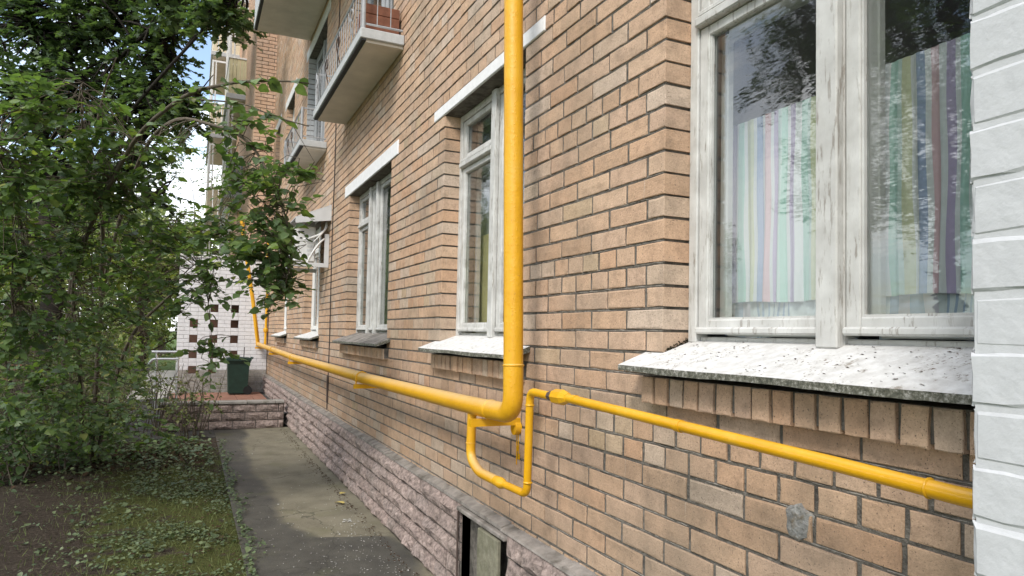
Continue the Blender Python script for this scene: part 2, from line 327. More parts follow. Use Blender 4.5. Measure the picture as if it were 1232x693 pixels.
# ------------------------------------------------------------------ object helpers
ORG = {}
def new_obj(name, data, parent=None, loc=(0, 0, 0)):
    o = bpy.data.objects.new(name, data); COL.objects.link(o); o.location = loc
    if parent is not None: o.parent = parent
    base = ORG[parent.name] if parent is not None else Vector((0, 0, 0))
    ORG[o.name] = base + Vector(loc)
    return o
def tag(o, label=None, cat=None, group=None, kind=None):
    for k, v in (('label', label), ('category', cat), ('group', group), ('kind', kind)):
        if v: o[k] = v
    return o
def thing(name, label, cat, loc=(0, 0, 0), group=None):
    return tag(new_obj(name, None, None, loc), label, cat, group)
class MB:
    def __init__(s): s.v = []; s.f = []; s.m = []; s.uv = None
    def add(s, vs, fs, mi=0):
        o = len(s.v); s.v += [tuple(v) for v in vs]; s.f += [tuple(i + o for i in f) for f in fs]; s.m += [mi] * len(fs)
    def box(s, a, b, mi=0):
        (x0, y0, z0), (x1, y1, z1) = a, b
        s.add([(x0, y0, z0), (x1, y0, z0), (x1, y1, z0), (x0, y1, z0), (x0, y0, z1), (x1, y0, z1), (x1, y1, z1), (x0, y1, z1)],
              [(0, 3, 2, 1), (4, 5, 6, 7), (0, 1, 5, 4), (1, 2, 6, 5), (2, 3, 7, 6), (3, 0, 4, 7)], mi)
        return s
    def bbox(s, a, b, e=0.004, mi=0):                    # chamfered box
        a = Vector(a); b = Vector(b); c = (a + b) / 2; h = (b - a) / 2; e = min(e, min(h) * .8)
        vs = []
        for sx in (-1, 1):
            for sy in (-1, 1):
                for sz in (-1, 1):
                    for k in range(3):
                        p = [sx * h.x, sy * h.y, sz * h.z]
                        for j in range(3):
                            if j != k: p[j] -= (sx, sy, sz)[j] * e
                        vs.append((c.x + p[0], c.y + p[1], c.z + p[2]))
        def I(sx, sy, sz, k): return ((sx > 0) * 4 + (sy > 0) * 2 + (sz > 0)) * 3 + k
        fs = []
        for k in range(3):
            for sg in (-1, 1):
                q = []
                for (u, w) in ((-1, -1), (1, -1), (1, 1), (-1, 1)):
                    t = [0, 0, 0]; t[k] = sg; t[(k + 1) % 3] = u; t[(k + 2) % 3] = w; q.append(I(*t, k))
                fs.append(tuple(q) if sg > 0 else tuple(q[::-1]))
        for k in range(3):
            i, j = (k + 1) % 3, (k + 2) % 3
            for si in (-1, 1):
                for sj in (-1, 1):
                    t0 = [0, 0, 0]; t1 = [0, 0, 0]; t0[i] = t1[i] = si; t0[j] = t1[j] = sj; t0[k] = -1; t1[k] = 1
                    q = (I(*t0, i), I(*t1, i), I(*t1, j), I(*t0, j)); fs.append(q if si * sj < 0 else q[::-1])
        for sx in (-1, 1):
            for sy in (-1, 1):
                for sz in (-1, 1):
                    q = (I(sx, sy, sz, 0), I(sx, sy, sz, 1), I(sx, sy, sz, 2)); fs.append(q if sx * sy * sz > 0 else q[::-1])
        s.add(vs, fs, mi); return s
    def tube(s, pts, r, seg=10, mi=0, cap=True):
        pts = [Vector(p) for p in pts]; n = len(pts)
        rs = r if isinstance(r, (list, tuple)) else [r] * n
        d0 = (pts[1] - pts[0]).normalized(); up = Vector((0, 0, 1)) if abs(d0.z) < .9 else Vector((1, 0, 0))
        a = d0.cross(up).normalized(); vs = []
        for i, p in enumerate(pts):
            d = (pts[min(i + 1, n - 1)] - pts[max(i - 1, 0)])
            d = d.normalized() if d.length > 1e-9 else d0
            a = (a - d * a.dot(d)); a = a.normalized() if a.length > 1e-6 else d.orthogonal().normalized()
            b = d.cross(a)
            for k in range(seg):
                t = 2 * math.pi * k / seg; vs.append(p + (a * math.cos(t) + b * math.sin(t)) * rs[i])
        fs = [(i * seg + k, i * seg + (k + 1) % seg, (i + 1) * seg + (k + 1) % seg, (i + 1) * seg + k) for i in range(n - 1) for k in range(seg)]
        s.add(vs, fs, mi)
        if cap: s.add(vs[:seg], [tuple(range(seg))[::-1]], mi); s.add(vs[-seg:], [tuple(range(seg))], mi)
        return s
    def prism(s, prof, y0, y1, mi=0):                    # profile of (x, z) run along y
        n = len(prof)
        vs = [(x, y0, z) for x, z in prof] + [(x, y1, z) for x, z in prof]
        s.add(vs, [(i, (i + 1) % n, n + (i + 1) % n, n + i) for i in range(n)] + [tuple(range(n))[::-1], tuple(range(n, 2 * n))], mi); return s
    def build(s, name, mat, parent=None, smooth=False, loc=None):
        me = bpy.data.meshes.new(name)
        base = Vector(loc) if loc is not None else Vector((0, 0, 0))
        org = (ORG[parent.name] if parent is not None else Vector((0, 0, 0))) + base
        me.from_pydata([(x - org.x, y - org.y, z - org.z) for x, y, z in s.v], [], s.f)
        for m in (mat if isinstance(mat, (list, tuple)) else [mat]): me.materials.append(m)
        if any(s.m): me.polygons.foreach_set('material_index', s.m)
        if smooth: me.polygons.foreach_set('use_smooth', [len(f) <= 4 for f in s.f])
        if s.uv:
            u = me.uv_layers.new(name='UVMap')
            for lp in me.loops: u.data[lp.index].uv = s.uv[lp.vertex_index]
        me.update()
        return new_obj(name, me, parent, tuple(base))
def fillet(pts, r, n=6):
    pts = [Vector(p) for p in pts]; out = [pts[0]]
    for i in range(1, len(pts) - 1):
        a, b, c = pts[i - 1], pts[i], pts[i + 1]; u = (a - b); w = (c - b)
        k = min(r, u.length * .45, w.length * .45); p0 = b + u.normalized() * k; p1 = b + w.normalized() * k
        for j in range(n + 1):
            t = j / n; out.append(p0 * (1 - t) ** 2 + b * 2 * t * (1 - t) + p1 * t * t)
    out.append(pts[-1]); return out
def smooth_path(pts, n=6):                               # Catmull-Rom
    P = [Vector(p) for p in pts]; P = [P[0] * 2 - P[1]] + P + [P[-1] * 2 - P[-2]]; out = []
    for i in range(1, len(P) - 2):
        for j in range(n):
            t = j / n; a, b, c, d = P[i - 1], P[i], P[i + 1], P[i + 2]
            out.append(.5 * ((2 * b) + (c - a) * t + (2 * a - 5 * b + 4 * c - d) * t * t + (3 * b - a - 3 * c + d) * t ** 3))
    out.append(P[-2]); return out
def px_of(p):                                            # where a point falls in the 1232 x 693 picture (for ranking sizes)
    q = Vector(p) - CAM_POS; d = q.dot(C_F)
    return (616 + 830 * q.dot(C_R) / d, 367.9 - 830 * q.dot(C_U) / d, d)
def in_view(p, m=20):
    x, y, d = px_of(p); return d > .2 and -m < x < 1232 + m and -m < y < 693 + m

# ------------------------------------------------------------------ brickwork
CH = 0.0821; Z0 = 1.590                                   # course height; a bed joint lies at Z0
def zj(n): return Z0 + n * CH
BM = {}
def brick_mesh(w, h, d, var, mat, ring=True, wob=.0026, e=.0022):
    key = (round(w, 2), round(h, 3), round(d, 3), var, mat.name)
    if key in BM: return BM[key]
    w = round(w, 2) ; r = random.Random(hash(str(key)) & 0xffff)
    mb = MB(); mb.add(*brick_geo(w, h, d, r, wob, e))
    me = bpy.data.meshes.new('brick'); me.from_pydata(mb.v, [], mb.f); me.materials.append(mat); me.update(); BM[key] = me; return me
def brick_geo(w, h, d, r, wob, e):
    j = lambda a: r.uniform(-a, a)
    rim = [(-w / 2, -h / 2), (0, -h / 2), (w / 2, -h / 2), (w / 2, 0), (w / 2, h / 2), (0, h / 2), (-w / 2, h / 2), (-w / 2, 0)]
    fr = []; ou = []; bk = []
    for (y, z) in rim:
        chip = e * (1 + (r.random() ** 5) * 4.0)
        fr.append((j(.0008), y - math.copysign(chip, y) * (abs(y) > .01) + j(wob * .4), z - math.copysign(chip, z) * (abs(z) > .01) + j(wob * .4)))
        yy, zz = y + j(wob * .6), z + j(wob * .6)
        ou.append((e * .9, yy, zz)); bk.append((d, yy, zz))
    n = 8
    fs = [tuple(range(n))] + [(i, n + i, n + (i + 1) % n, (i + 1) % n) for i in range(n)] + [(n + i, 2 * n + i, 2 * n + (i + 1) % n, n + (i + 1) % n) for i in range(n)]
    # outward facing: front looks to -x
    fs = [f[::-1] for f in fs]
    return fr + ou + bk, fs
def clip(y0, y1, cuts):
    seg = [(y0, y1)]
    for a, b in cuts:
        nx = []
        for (p, q) in seg:
            if q <= a or p >= b: nx.append((p, q)); continue
            if p < a: nx.append((p, a))
            if q > b: nx.append((b, q))
        seg = nx
    return [(p, q) for p, q in seg if q - p > .03]
OPEN = dict(big=(0.76, 2.02, zj(-2), zj(18)), w1=(3.20, 4.465, zj(-2), zj(18)), w2=(5.87, 7.635, zj(-2), zj(18)), w3=(9.45, 10.80, zj(-2), zj(18)),
            w4=(12.85, 14.15, zj(-2), zj(18)), u1=(5.95, 7.55, zj(31), zj(52)), u2=(9.45, 11.10, zj(31), zj(52)), u5=(12.70, 13.85, zj(33), zj(52)), u6=(14.95, 15.75, zj(33), zj(52)))
LINT = [(a - .22, b + .22, (18 if k[0] != 'u' else 52)) for k, (a, b, c, d) in OPEN.items()]
WY0, WY1, WZ0, WZ1 = -0.6, 16.2, zj(-13), zj(104)
def layout():
    out = []
    for n in range(-13, 104):
        zc = zj(n) + CH / 2; head = n % 8 in (2, 3)
        pitch = .13 if head else .26; off = (.065 if n % 2 else 0) if head else (.13 if n % 2 else 0)
        off += random.uniform(-.012, .012)
        cuts = [(a, b) for (a, b, c, d) in OPEN.values() if c < zc < d] + [(a, b) for a, b, k in LINT if k == n]
        if n == -3: cuts += [(a - .07, b + .07) for k, (a, b, c, d) in OPEN.items() if k in ('big', 'w1', 'w2', 'w3', 'w4')]
        for (fa, fb) in clip(WY0, WY1, cuts):
            ed = [fa]; k = math.ceil((fa + .055 - (WY0 - off)) / pitch); y = WY0 - off + k * pitch
            while y < fb - .055: ed.append(y); y += pitch
            ed.append(fb)
            for p, q in zip(ed[:-1], ed[1:]):
                jy = random.uniform(-.0025, .0025)
                e0 = 0 if p == fa else .0072 + jy; e1 = 0 if q == fb else .0072 - jy
                out.append((p + e0, q - e1, zj(n) + .0058, zj(n + 1) - .0058, max(-.002, min(.0018, random.gauss(0, .0013)))))
    return out
BR = layout()
SOLD = []
for k in ('big', 'w1', 'w2', 'w3', 'w4'):
    a, b = OPEN[k][0] - .07, OPEN[k][1] + .07; y = a
    while y < b - .03:
        SOLD.append((k, y + .006, min(y + .0775, b) - .006)); y += .0775
def screen_area(y0, y1, z0, z1, x=0.0):
    c = ((x, (y0 + y1) / 2, (z0 + z1) / 2)); 
    if c[1] < .45 or not in_view(c, 8): return 0
    P = [px_of((x, y, z)) for y, z in ((y0, z0), (y1, z0), (y1, z1), (y0, z1))]
    if any(p[2] < .15 for p in P): return 0
    return abs(sum(P[i][0] * P[(i + 1) % 4][1] - P[(i + 1) % 4][0] * P[i][1] for i in range(4))) / 2
rank = [(screen_area(b[0], b[1], b[2], b[3]) * (0.0 if b[0] < .66 else 1), i) for i, b in enumerate(BR)]
rank.sort(reverse=True)
N_SOLD = sum(1 for s in SOLD if s[0] in ('big', 'w1'))
IND = set(i for a, i in rank[:300 - N_SOLD] if a > 0)

house = thing('apartment_building', 'tan brick apartment building with white lintels and a stone plinth beside the asphalt path', 'building', (0, 0, 0))
# backing wall with openings
def wall_cells(ops, y0, y1, z0, z1, xa, xb):
    mb = MB(); ys = sorted({y0, y1} | {v for o in ops for v in o[:2]})
    for a, b in zip(ys[:-1], ys[1:]):
        bl = sorted((o[2], o[3]) for o in ops if o[0] < (a + b) / 2 < o[1]); z = z0
        for p, q in bl:
            if p > z: mb.box((xa, a, z), (xb, b, p))
            z = q
        if z1 > z: mb.box((xa, a, z), (xb, b, z1))
    return mb
ops = [(a - .008, b + .008, c - .002, d) for a, b, c, d in OPEN.values()]
wall = wall_cells(ops, WY0, WY1, 0.0, WZ1, .0048, .118).build('brick_wall', M['mortar'], house)
# interior rooms behind the openings
mb = MB()
def room(y0, y1, z0, z1, x0=.119, x1=3.2):
    mb.add([(x0, y0, z0), (x1, y0, z0), (x1, y1, z0), (x0, y1, z0), (x0, y0, z1), (x1, y0, z1), (x1, y1, z1), (x0, y1, z1)],
           [(0, 1, 2, 3), (7, 6, 5, 4), (4, 5, 1, 0), (5, 6, 2, 1), (6, 7, 3, 2)])
for a, b in ((-.6, 2.6), (2.62, 5.2), (5.22, 8.4), (8.42, 11.8), (11.82, 16.2)): room(a, b, .62, 3.5); room(a, b, 3.52, 6.4)
# inner skin of the outer wall so no light leaks between frame and brick
inner = wall_cells([(a + .0, b - .0, c, d) for a, b, c, d in OPEN.values()], WY0, WY1, 0.6, 6.5, .1195, .135)
mb.add(inner.v, inner.f)
rooms = mb.build('room_walls', M['interior'], house)
# joined bricks
mb = MB(); rr = random.Random(3)
for i, (y0, y1, z0, z1, dx) in enumerate(BR):
    if i in IND: continue
    c = (dx, (y0 + y1) / 2, (z0 + z1) / 2)
    w, h, e = y1 - y0, z1 - z0, .0022
    ou = [(e, -w / 2, -h / 2), (e, w / 2, -h / 2), (e, w / 2, h / 2), (e, -w / 2, h / 2)]
    j = [(rr.uniform(-.0015, .0015), rr.uniform(-.0015, .0015)) for _ in range(4)]
    fr = [(0, y - math.copysign(e, y) + j[k][0], z - math.copysign(e, z) + j[k][1]) for k, (x, y, z) in enumerate(ou)]
    bk = [(.12, y, z) for x, y, z in ou]
    vs = [(x + c[0], y + c[1], z + c[2]) for x, y, z in fr + ou + bk]
    fs = [(3, 2, 1, 0)] + [((k + 1) % 4, 4 + (k + 1) % 4, 4 + k, k) for k in range(4)] + [(4 + (k + 1) % 4, 8 + (k + 1) % 4, 8 + k, 4 + k) for k in range(4)]
    mb.add(vs, fs)
tag(mb.build('brickwork', M['brick'], wall), kind='stuff')
for i in sorted(IND):
    y0, y1, z0, z1, dx = BR[i]
    me = brick_mesh(y1 - y0, z1 - z0, .12, random.randrange(4), M['brick'])
    o = new_obj('brick', me, wall, (dx, (y0 + y1) / 2, (z0 + z1) / 2))
    o.scale = (1, (y1 - y0) / round(y1 - y0, 2), 1); o.rotation_euler = (random.gauss(0, .0035), random.gauss(0, .004), random.gauss(0, .004))
# ragged mortar squeezed along the bed joints of the near wall
mb = MB(); rr = random.Random(77)
for n in range(-12, 26):
    cuts = [(a, b) for (a, b, c, d) in OPEN.values() if c - .02 < zj(n) < d + .02] + [(a, b) for a, b, k in LINT if n in (k, k + 1)] + ([(a - .08, b + .08) for a, b, c, d in OPEN.values()] if n in (-3, -2) else [])
    for fa, fb in clip(.62, 6.5, cuts):
        y = fa
        while y < fb - .05:
            ln = min(rr.uniform(.15, .7), fb - y); k = max(2, int(ln / .03)); zc = zj(n) + rr.uniform(-.0015, .0025)
            if rr.random() < .8:
                mb.tube([(.0055 + rr.uniform(-.002, .0012), y + ln * i / k, zc + rr.uniform(-.0018, .0018)) for i in range(k + 1)], [rr.uniform(.0008, .0030) for i in range(k + 1)], 4, cap=False)
            y += ln + rr.uniform(0, .05)
tag(mb.build('mortar_bead', M['bead'], wall), kind='stuff')
# rowlock course under each sill
for k in ('big', 'w1', 'w2', 'w3', 'w4'):
    a, b = OPEN[k][0] - .07, OPEN[k][1] + .07
    sc = MB().box((-.036, a + .004, zj(-3) - .004), (.0046, b - .004, zj(-2) - .002)).build('sill_course', M['mortar'], house)
    far = MB()
    for kk, y0, y1 in SOLD:
        if kk != k: continue
        h = .092
        dx = random.gauss(-.046, .0025)
        if k in ('big', 'w1'):
            me = brick_mesh(y1 - y0, h, .12, random.randrange(4), M['brick'])
            o = new_obj('brick', me, sc, (dx, (y0 + y1) / 2, zj(-2) - h / 2 - .004)); o.scale = (1, (y1 - y0) / round(y1 - y0, 2), 1)
            o.rotation_euler = (random.gauss(0, .01), 0, random.gauss(0, .01))
        else:
            far.bbox((dx, y0, zj(-2) - h - .004), (.06, y1, zj(-2) - .004), .004)
    if far.v: tag(far.build('rowlock_bricks', M['brick'], sc), kind='stuff')
# lintels
for a, b, n in LINT:
    if n == 18: MB().bbox((-.009, a, zj(18) + .001), (.118, b, zj(18) + (.128 if a > 5 else .079)), .005).build('lintel', M['lintel_white'], house)
    elif n == 18: MB().bbox((-.006, a, zj(18) + .001), (.118, b, zj(19) - .004), .005).build('lintel', M['white_plaster'], house)
    else: MB().bbox((-.006, a, zj(52) + .001), (.118, b, zj(54) - .004), .005).build('lintel', M['white_plaster'], house)

# ------------------------------------------------------------------ windows
def window(key, cols, sill=True, paint='win_paint', inner=True, transom_z=2.70):
    Y0, Y1, zb, zt = OPEN[key]; zb2 = 1.548 if sill else zb
    f = MB(); x0, x1 = .112, .168; t = .045; e = .004
    f.bbox((x0, Y0, zb2), (x1, Y0 + t, zt), e); f.bbox((x0, Y1 - t, zb2), (x1, Y1, zt), e)
    f.bbox((x0 + .001, Y0 + t, zt - t), (x1, Y1 - t, zt), e)
    f.bbox((x0 + .02, Y0 + t, zb2), (x1, Y1 - t, zb2 + .022), e)
    for i in range(len(cols) - 1):
        a, b = cols[i][1], cols[i + 1][0]
        f.bbox((x0 - .024, a, zb2 - .004), (x0 + .005, b, zt - t * .2), e)
        f.bbox((x0 + .006, a, zb2 - .004), (x1, b - .045, zt - t * .2 - .001), e)
    win = f.build('window', M[paint], house)
    zs0 = zb2 + .036; sash_t = .047
    for ci, (a, b, tr) in enumerate(cols):
        if ci: a -= .045
        cells = [(zs0, zt - t - .004)] if not tr else [(zs0, transom_z - .006), (transom_z + .034, zt - t - .004)]
        if tr: MB().bbox((x0 - .022, a + (.047 if ci else 0), transom_z - .004), (x1 - .002, b, transom_z + .03), .005).build('transom', M[paint], win)
        for (c, d) in cells:
            s = MB(); xa, xb = x0 + .006, x0 + .046; a2, b2 = a + .004, b - .004
            s.bbox((xa, a2, c), (xb, a2 + sash_t, d), e); s.bbox((xa, b2 - sash_t, c), (xb, b2, d), e)
            s.bbox((xa + .001, a2 + sash_t, c), (xb - .001, b2 - sash_t, c + sash_t), e); s.bbox((xa + .001, a2 + sash_t, d - sash_t * .8), (xb - .001, b2 - sash_t, d), e)
            # drip moulding below the sash
            s.bbox((xa - .02, a2 + .002, c - .004), (xa + .004, b2 - .002, c + .02), .006)
            # glazing putty
            for (p, q) in (((xa + .008, a2 + sash_t, c + sash_t), (xa + .02, a2 + sash_t + .007, d - sash_t * .8)), ((xa + .008, b2 - sash_t - .007, c + sash_t), (xa + .02, b2 - sash_t, d - sash_t * .8)),
                           ((xa + .008, a2 + sash_t + .007, c + sash_t), (xa + .02, b2 - sash_t - .007, c + sash_t + .007))): s.box(p, q)
            s.build('sash', M[paint], win)
            MB().box((x0 + .028, a2 + sash_t - .004, c + sash_t - .004), (x0 + .031, b2 - sash_t + .004, d - sash_t * .8 + .004)).build('pane', M['glass'], win)
            if inner:
                g = MB(); xa, xb = x0 + .115, x0 + .145; k = .028
                g.bbox((xa, a - .01, c), (xb, a + k, d), e); g.bbox((xa, b - k, c), (xb, b + .01, d), e)
                g.bbox((xa + .001, a + k, c - .01), (xb - .001, b - k, c + .055), e); g.bbox((xa + .001, a + k, d - .03), (xb - .001, b - k, d + .02), e)
                g.build('inner_sash', M['inner_paint'], win)
    if inner:                                            # box lining between the two sashes
        g = MB(); g.box((x1 + .001, Y0 + .0, zb2 - .02), (.30, Y1, zb2 + .016)); [g.add([(x1 + .001, ya, zz) for zz in (zb2 + .016, zt) for ya in (yA, yA + sg * .012)] + [(.262, ya, zz) for zz in (zb2 + .016, zt) for ya in (yA + sg * .08, yA + sg * .092)], [(0, 1, 3, 2), (4, 6, 7, 5), (0, 4, 5, 1), (2, 3, 7, 6), (0, 2, 6, 4), (1, 5, 7, 3)]) for yA, sg in ((Y0 + .012, -1), (Y1 - .012, 1))]
        g.build('window_lining', M['inner_paint'], win)
    if sill:
        a, b = Y0 - .115, Y1 + .10
        if key == 'big': a = .60
        s = MB(); z_f, z_b, th = 1.462, 1.556, .020
        N = max(8, int((b - a) / .04)); rs = random.Random(len(key) + 5)
        # front lip runs past the opening; the back part fits between the jambs
        prof = []
        for i in range(N + 1):
            y = a + (b - a) * i / N; w = rs.uniform(-.0012, .0012); w2 = .002 * math.sin(i * .37) + rs.uniform(-.0008, .0008)
            prof.append([(-.122 + w, y, z_f - th + w2), (-.122 + w, y, z_f + w2 * .4), (-.001, y, z_f + (z_b - z_f) * .505), (-.001, y, z_f + (z_b - z_f) * .505 - .03)])
        vs = [p for q in prof for p in q]; fs = []; mi = []
        for i in range(N):
            for k in range(4):
                fs.append((i * 4 + k, i * 4 + (k + 1) % 4, (i + 1) * 4 + (k + 1) % 4, (i + 1) * 4 + k)); mi.append(1 if k in (0, 3) else 0)
        fs += [(0, 1, 2, 3)[::-1], tuple(N * 4 + k for k in range(4))]; mi += [1, 1]
        fs = [q[::-1] for q in fs]
        s.v = vs; s.f = fs; s.m = mi
        zc = z_f + (z_b - z_f) * .505
        s.add([(-.001, Y0 + .002, zc - .03), (.131, Y0 + .002, zc - .03), (.131, Y1 - .002, zc - .03), (-.001, Y1 - .002, zc - .03),
               (-.001, Y0 + .002, zc), (.131, Y0 + .002, z_b), (.131, Y1 - .002, z_b), (-.001, Y1 - .002, zc)],
              [(0, 3, 2, 1), (4, 5, 6, 7), (0, 1, 5, 4), (1, 2, 6, 5), (2, 3, 7, 6), (3, 0, 4, 7)], 0)
        s.build('window_sill', [M['ledge'] if key == 'w2' else M['sill'], M['sill_edge']], win)
    return win
W_big = window('big', [(.80, 1.358, False), (1.432, 1.975, True)])
W_1 = window('w1', [(3.245, 3.79, False), (3.86, 4.42, True)])
W_2 = window('w2', [(5.915, 6.72, False), (6.78, 7.02, False), (7.08, 7.59, True)])
W_3 = window('w3', [(9.495, 10.09, False), (10.15, 10.755, True)], paint='white_plastic')
W_4 = window('w4', [(12.895, 13.47, False), (13.53, 14.105, True)], paint='white_plastic')
for k, c in (('u1', [(5.995, 6.72, False), (6.78, 7.505, False)]), ('u2', [(9.495, 10.25, False), (10.31, 11.055, False)]), ('u5', [(12.745, 13.27, False), (13.33, 13.805, False)]), ('u6', [(14.995, 15.32, False), (15.38, 15.705, False)])):
    window(k, c, sill=False, paint='rail_metal' if k in ('u1', 'u2') else 'win_paint', inner=False)
# moss and dirt wedge where the near sill meets the jamb
mb = MB(); rr = random.Random(11)
for i in range(130):
    t = rr.random(); x = .012 + .10 * t; z = 1.508 + .04 * t + abs(rr.gauss(0, .007))
    s = rr.uniform(.001, .0032); y = 2.0195 - abs(rr.gauss(0, .0015))
    mb.bbox((x - s, y - s, z - s * .7), (x + s, y + s, z + s * .7), s * .5)
tag(mb.build('moss_crust', simple('black_moss', (0.035, 0.032, 0.02), .95, .1, 60, .5, 120, 1), W_big), kind='stuff')
mb = MB()
for i in range(120):
    t = 0 if i > 26 else 1; y = rr.uniform(.72, 2.0) if t > .3 else rr.choice([1.02, 1.08, 1.22, 1.45, 1.72, 1.9]) + rr.gauss(0, .03); x = rr.uniform(-.11, .12)
    z = 1.462 + (x + .122) / .253 * .094 + .002; s = rr.uniform(.001, .0042); a = rr.random() * 3
    d = Vector((math.cos(a), math.sin(a), .1)) * s * 1.7; w = Vector((-math.sin(a), math.cos(a), .15)) * s
    c = Vector((x, y, z)); mb.add([c - d, c - w + Vector((0, 0, .001)), c + d, c + w + Vector((0, 0, s * .5))], [(0, 1, 2, 3), (3, 2, 1, 0)][:1])
tag(mb.build('litter', M['debris_brown'], W_big), kind='stuff')

def curtain(name, label, cat, y0, y1, z0, z1, mat, x=.33, rep=1.0, phase=0.0, amp=.012, sag=0.0, waves=9, group=None, hem=0.004):
    ny, nzv = 110, 14; v = []; uv = []; f = []
    rs = random.Random(name + label); ph = rs.random() * 6
    for side in (0, 1):
        for j in range(nzv + 1):
            tz = j / nzv
            for i in range(ny + 1):
                ty = i / ny; y = y0 + (y1 - y0) * ty
                zt = z1 - sag * 4 * ty * (1 - ty); zb = z0 + hem * math.sin(9 * ty + ph)
                z = zb + (zt - zb) * tz
                ru = math.sin(waves * 2 * math.pi * ty + ph + .5 * math.sin(3 * tz)) + .5 * math.sin(waves * 3.7 * math.pi * ty + 2 * ph)
                xx = x + amp * ru * (1.05 - .75 * tz) + .0015 * side
                v.append((xx, y + .004 * math.sin(14 * ty + 4 * tz), z)); uv.append((phase + rep * (1 - ty) + .004 * math.sin(11 * tz + 20 * ty), tz))
    n1 = (ny + 1) * (nzv + 1)
    for j in range(nzv):
        for i in range(ny):
            a = j * (ny + 1) + i; q = (a, a + 1, a + ny + 2, a + ny + 1); f.append(q[::-1]); f.append(tuple(k + n1 for k in q))
    mb = MB(); mb.add(v, f); mb.uv = uv
    o = mb.build(name, mat, None, True, loc=(x, (y0 + y1) / 2, z0)); tag(o, label, cat, group); return o
curtain('striped_curtain', 'pastel striped half curtain behind the left pane of the nearest window', 'curtain', 1.50, 2.085, 1.70, 2.385, M['cloth'], .335, 1.15, .35, .007)
curtain('striped_curtain', 'pastel striped half curtain behind the right pane, next to the white pier', 'curtain', .88, 1.425, 1.70, 2.40, M['cloth'], .335, 1.1, .0, .007)
curtain('lower_curtain', 'pale blue lining cloth showing below the left striped curtain of the nearest window', 'curtain', 1.50, 2.085, 1.575, 1.80, M['thin_cloth'], .352, 1.0, .1, .003)
curtain('lower_curtain', 'pale blue striped lining cloth showing below the right striped curtain of the nearest window', 'curtain', .88, 1.425, 1.575, 1.80, M['thin_cloth'], .352, 1.0, .0, .003)
curtain('tulle_curtain', 'sheer grey curtain behind the window just left of the yellow riser', 'curtain', 4.3, 5.0, 1.57, 3.0, M['tulle'], .34, 1, 0, .02, waves=14)
curtain('yellow_blind', 'yellowish cloth hung low behind the window just left of the yellow riser', 'blind', 3.6, 4.72, 1.57, 2.25, M['yellow_blind'], .285, 1, 0, .006)
curtain('tulle_curtain', 'sheer grey curtain behind the second window along the wall, over the dark sill', 'curtain', 7.6, 8.3, 1.57, 3.0, M['tulle'], .35, 1, 0, .02, waves=8)
curtain('green_blind', 'dull green cloth hung low behind the second window along the wall', 'blind', 6.3, 7.95, 1.57, 2.6, M['green_blind'], .30, 1, 0, .01)

# ------------------------------------------------------------------ plinth
PX = -.048
vent = (3.20, 3.84, .13, .525)
pl = wall_cells([vent], WY0, WY1, -.1, .565, PX, .0085).build('plinth', M['mortar'], house)
# sloping mortar ledge on the plinth, broken into uneven lengths
mb = MB(); y = WY0; rr = random.Random(4)
while y < WY1:
    y2 = min(WY1, y + rr.uniform(.5, 1.3)); dz = rr.uniform(-.006, .006); 
    mb.prism([(PX - .014 + rr.uniform(-.005, .005), .5605), (PX - .010, .575 + dz), (.008, .596 + dz), (.008, .5605)], y, y2 - .002); y = y2
mb.build('mortar_ledge', M['ledge'], pl)
def stone_mesh(w, h, d, var, amp=.02, mat=None):
    key = ('stone', round(w, 2), round(h, 3), var, round(amp, 3))
    if key in BM: return BM[key]
    r = random.Random(var * 77 + int(w * 1000)); nx_, nz_ = 4, 3; vs = []; fs = []
    for j in range(nz_ + 1):
        for i in range(nx_ + 1):
            u, t = i / nx_, j / nz_; edge = i in (0, nx_) or j in (0, nz_)
            x = 0.0 if edge else -amp * r.uniform(.35, 1.25)
            y = -w / 2 + w * u + (0 if i in (0, nx_) else r.uniform(-.2, .2) * w / nx_)
            z = -h / 2 + h * t + (0 if j in (0, nz_) else r.uniform(-.22, .22) * h / nz_)
            if edge: x += r.uniform(-.003, .003)
            vs.append((x, y, z))
    for j in range(nz_):
        for i in range(nx_):
            a = j * (nx_ + 1) + i; q = (a, a + nx_ + 1, a + nx_ + 2, a + 1)
            fs.append(q)
    # sides back into the joint
    ring = [i for i in range(nx_ + 1)] + [(nx_ + 1) * (j + 1) + nx_ for j in range(nz_)] + [(nx_ + 1) * nz_ + i for i in range(nx_ - 1, -1, -1)] + [(nx_ + 1) * j for j in range(nz_ - 1, 0, -1)]
    n0 = len(vs); vs += [(d, vs[i][1], vs[i][2]) for i in ring]; k = len(ring)
    fs += [(ring[i], ring[(i + 1) % k], n0 + (i + 1) % k, n0 + i) for i in range(k)]
    me = bpy.data.meshes.new('stone'); me.from_pydata(vs, [], fs); me.materials.append(mat or M['stone']); me.update(); BM[key] = me; return me
rows = 5; sh = .560 / rows; cand = []
for r_ in range(rows):
    y = .75 - (.12 if r_ % 2 else 0) - r_ * .03
    while y < 16.1:
        w = random.choice([.22, .24, .26]); 
        for p, q in clip(y, min(y + w, 16.15), [(vent[0], vent[1])] if vent[2] - .04 < (r_ + .5) * sh < vent[3] + .03 else []):
            cand.append((p + .005, q - .005, r_ * sh + .005, (r_ + 1) * sh - .005))
        y += w
cand.sort(key=lambda c: -screen_area(*c, x=-.13))
far = MB()
for i, (a, b, c, d) in enumerate(cand):
    loc = (PX - .008, (a + b) / 2, (c + d) / 2); me = stone_mesh(b - a, d - c, .03, random.randrange(6), .034)
    if i < 300:
        o = new_obj('stone', me, pl, loc); o.scale = (random.uniform(.8, 1.15), (b - a) / round(b - a, 2), 1)
        if random.random() < .5: o.rotation_euler = (math.pi, 0, 0)
    else: far.add([(v.co.x + loc[0], v.co.y + loc[1], v.co.z + loc[2]) for v in me.vertices], [tuple(p.vertices) for p in me.polygons])
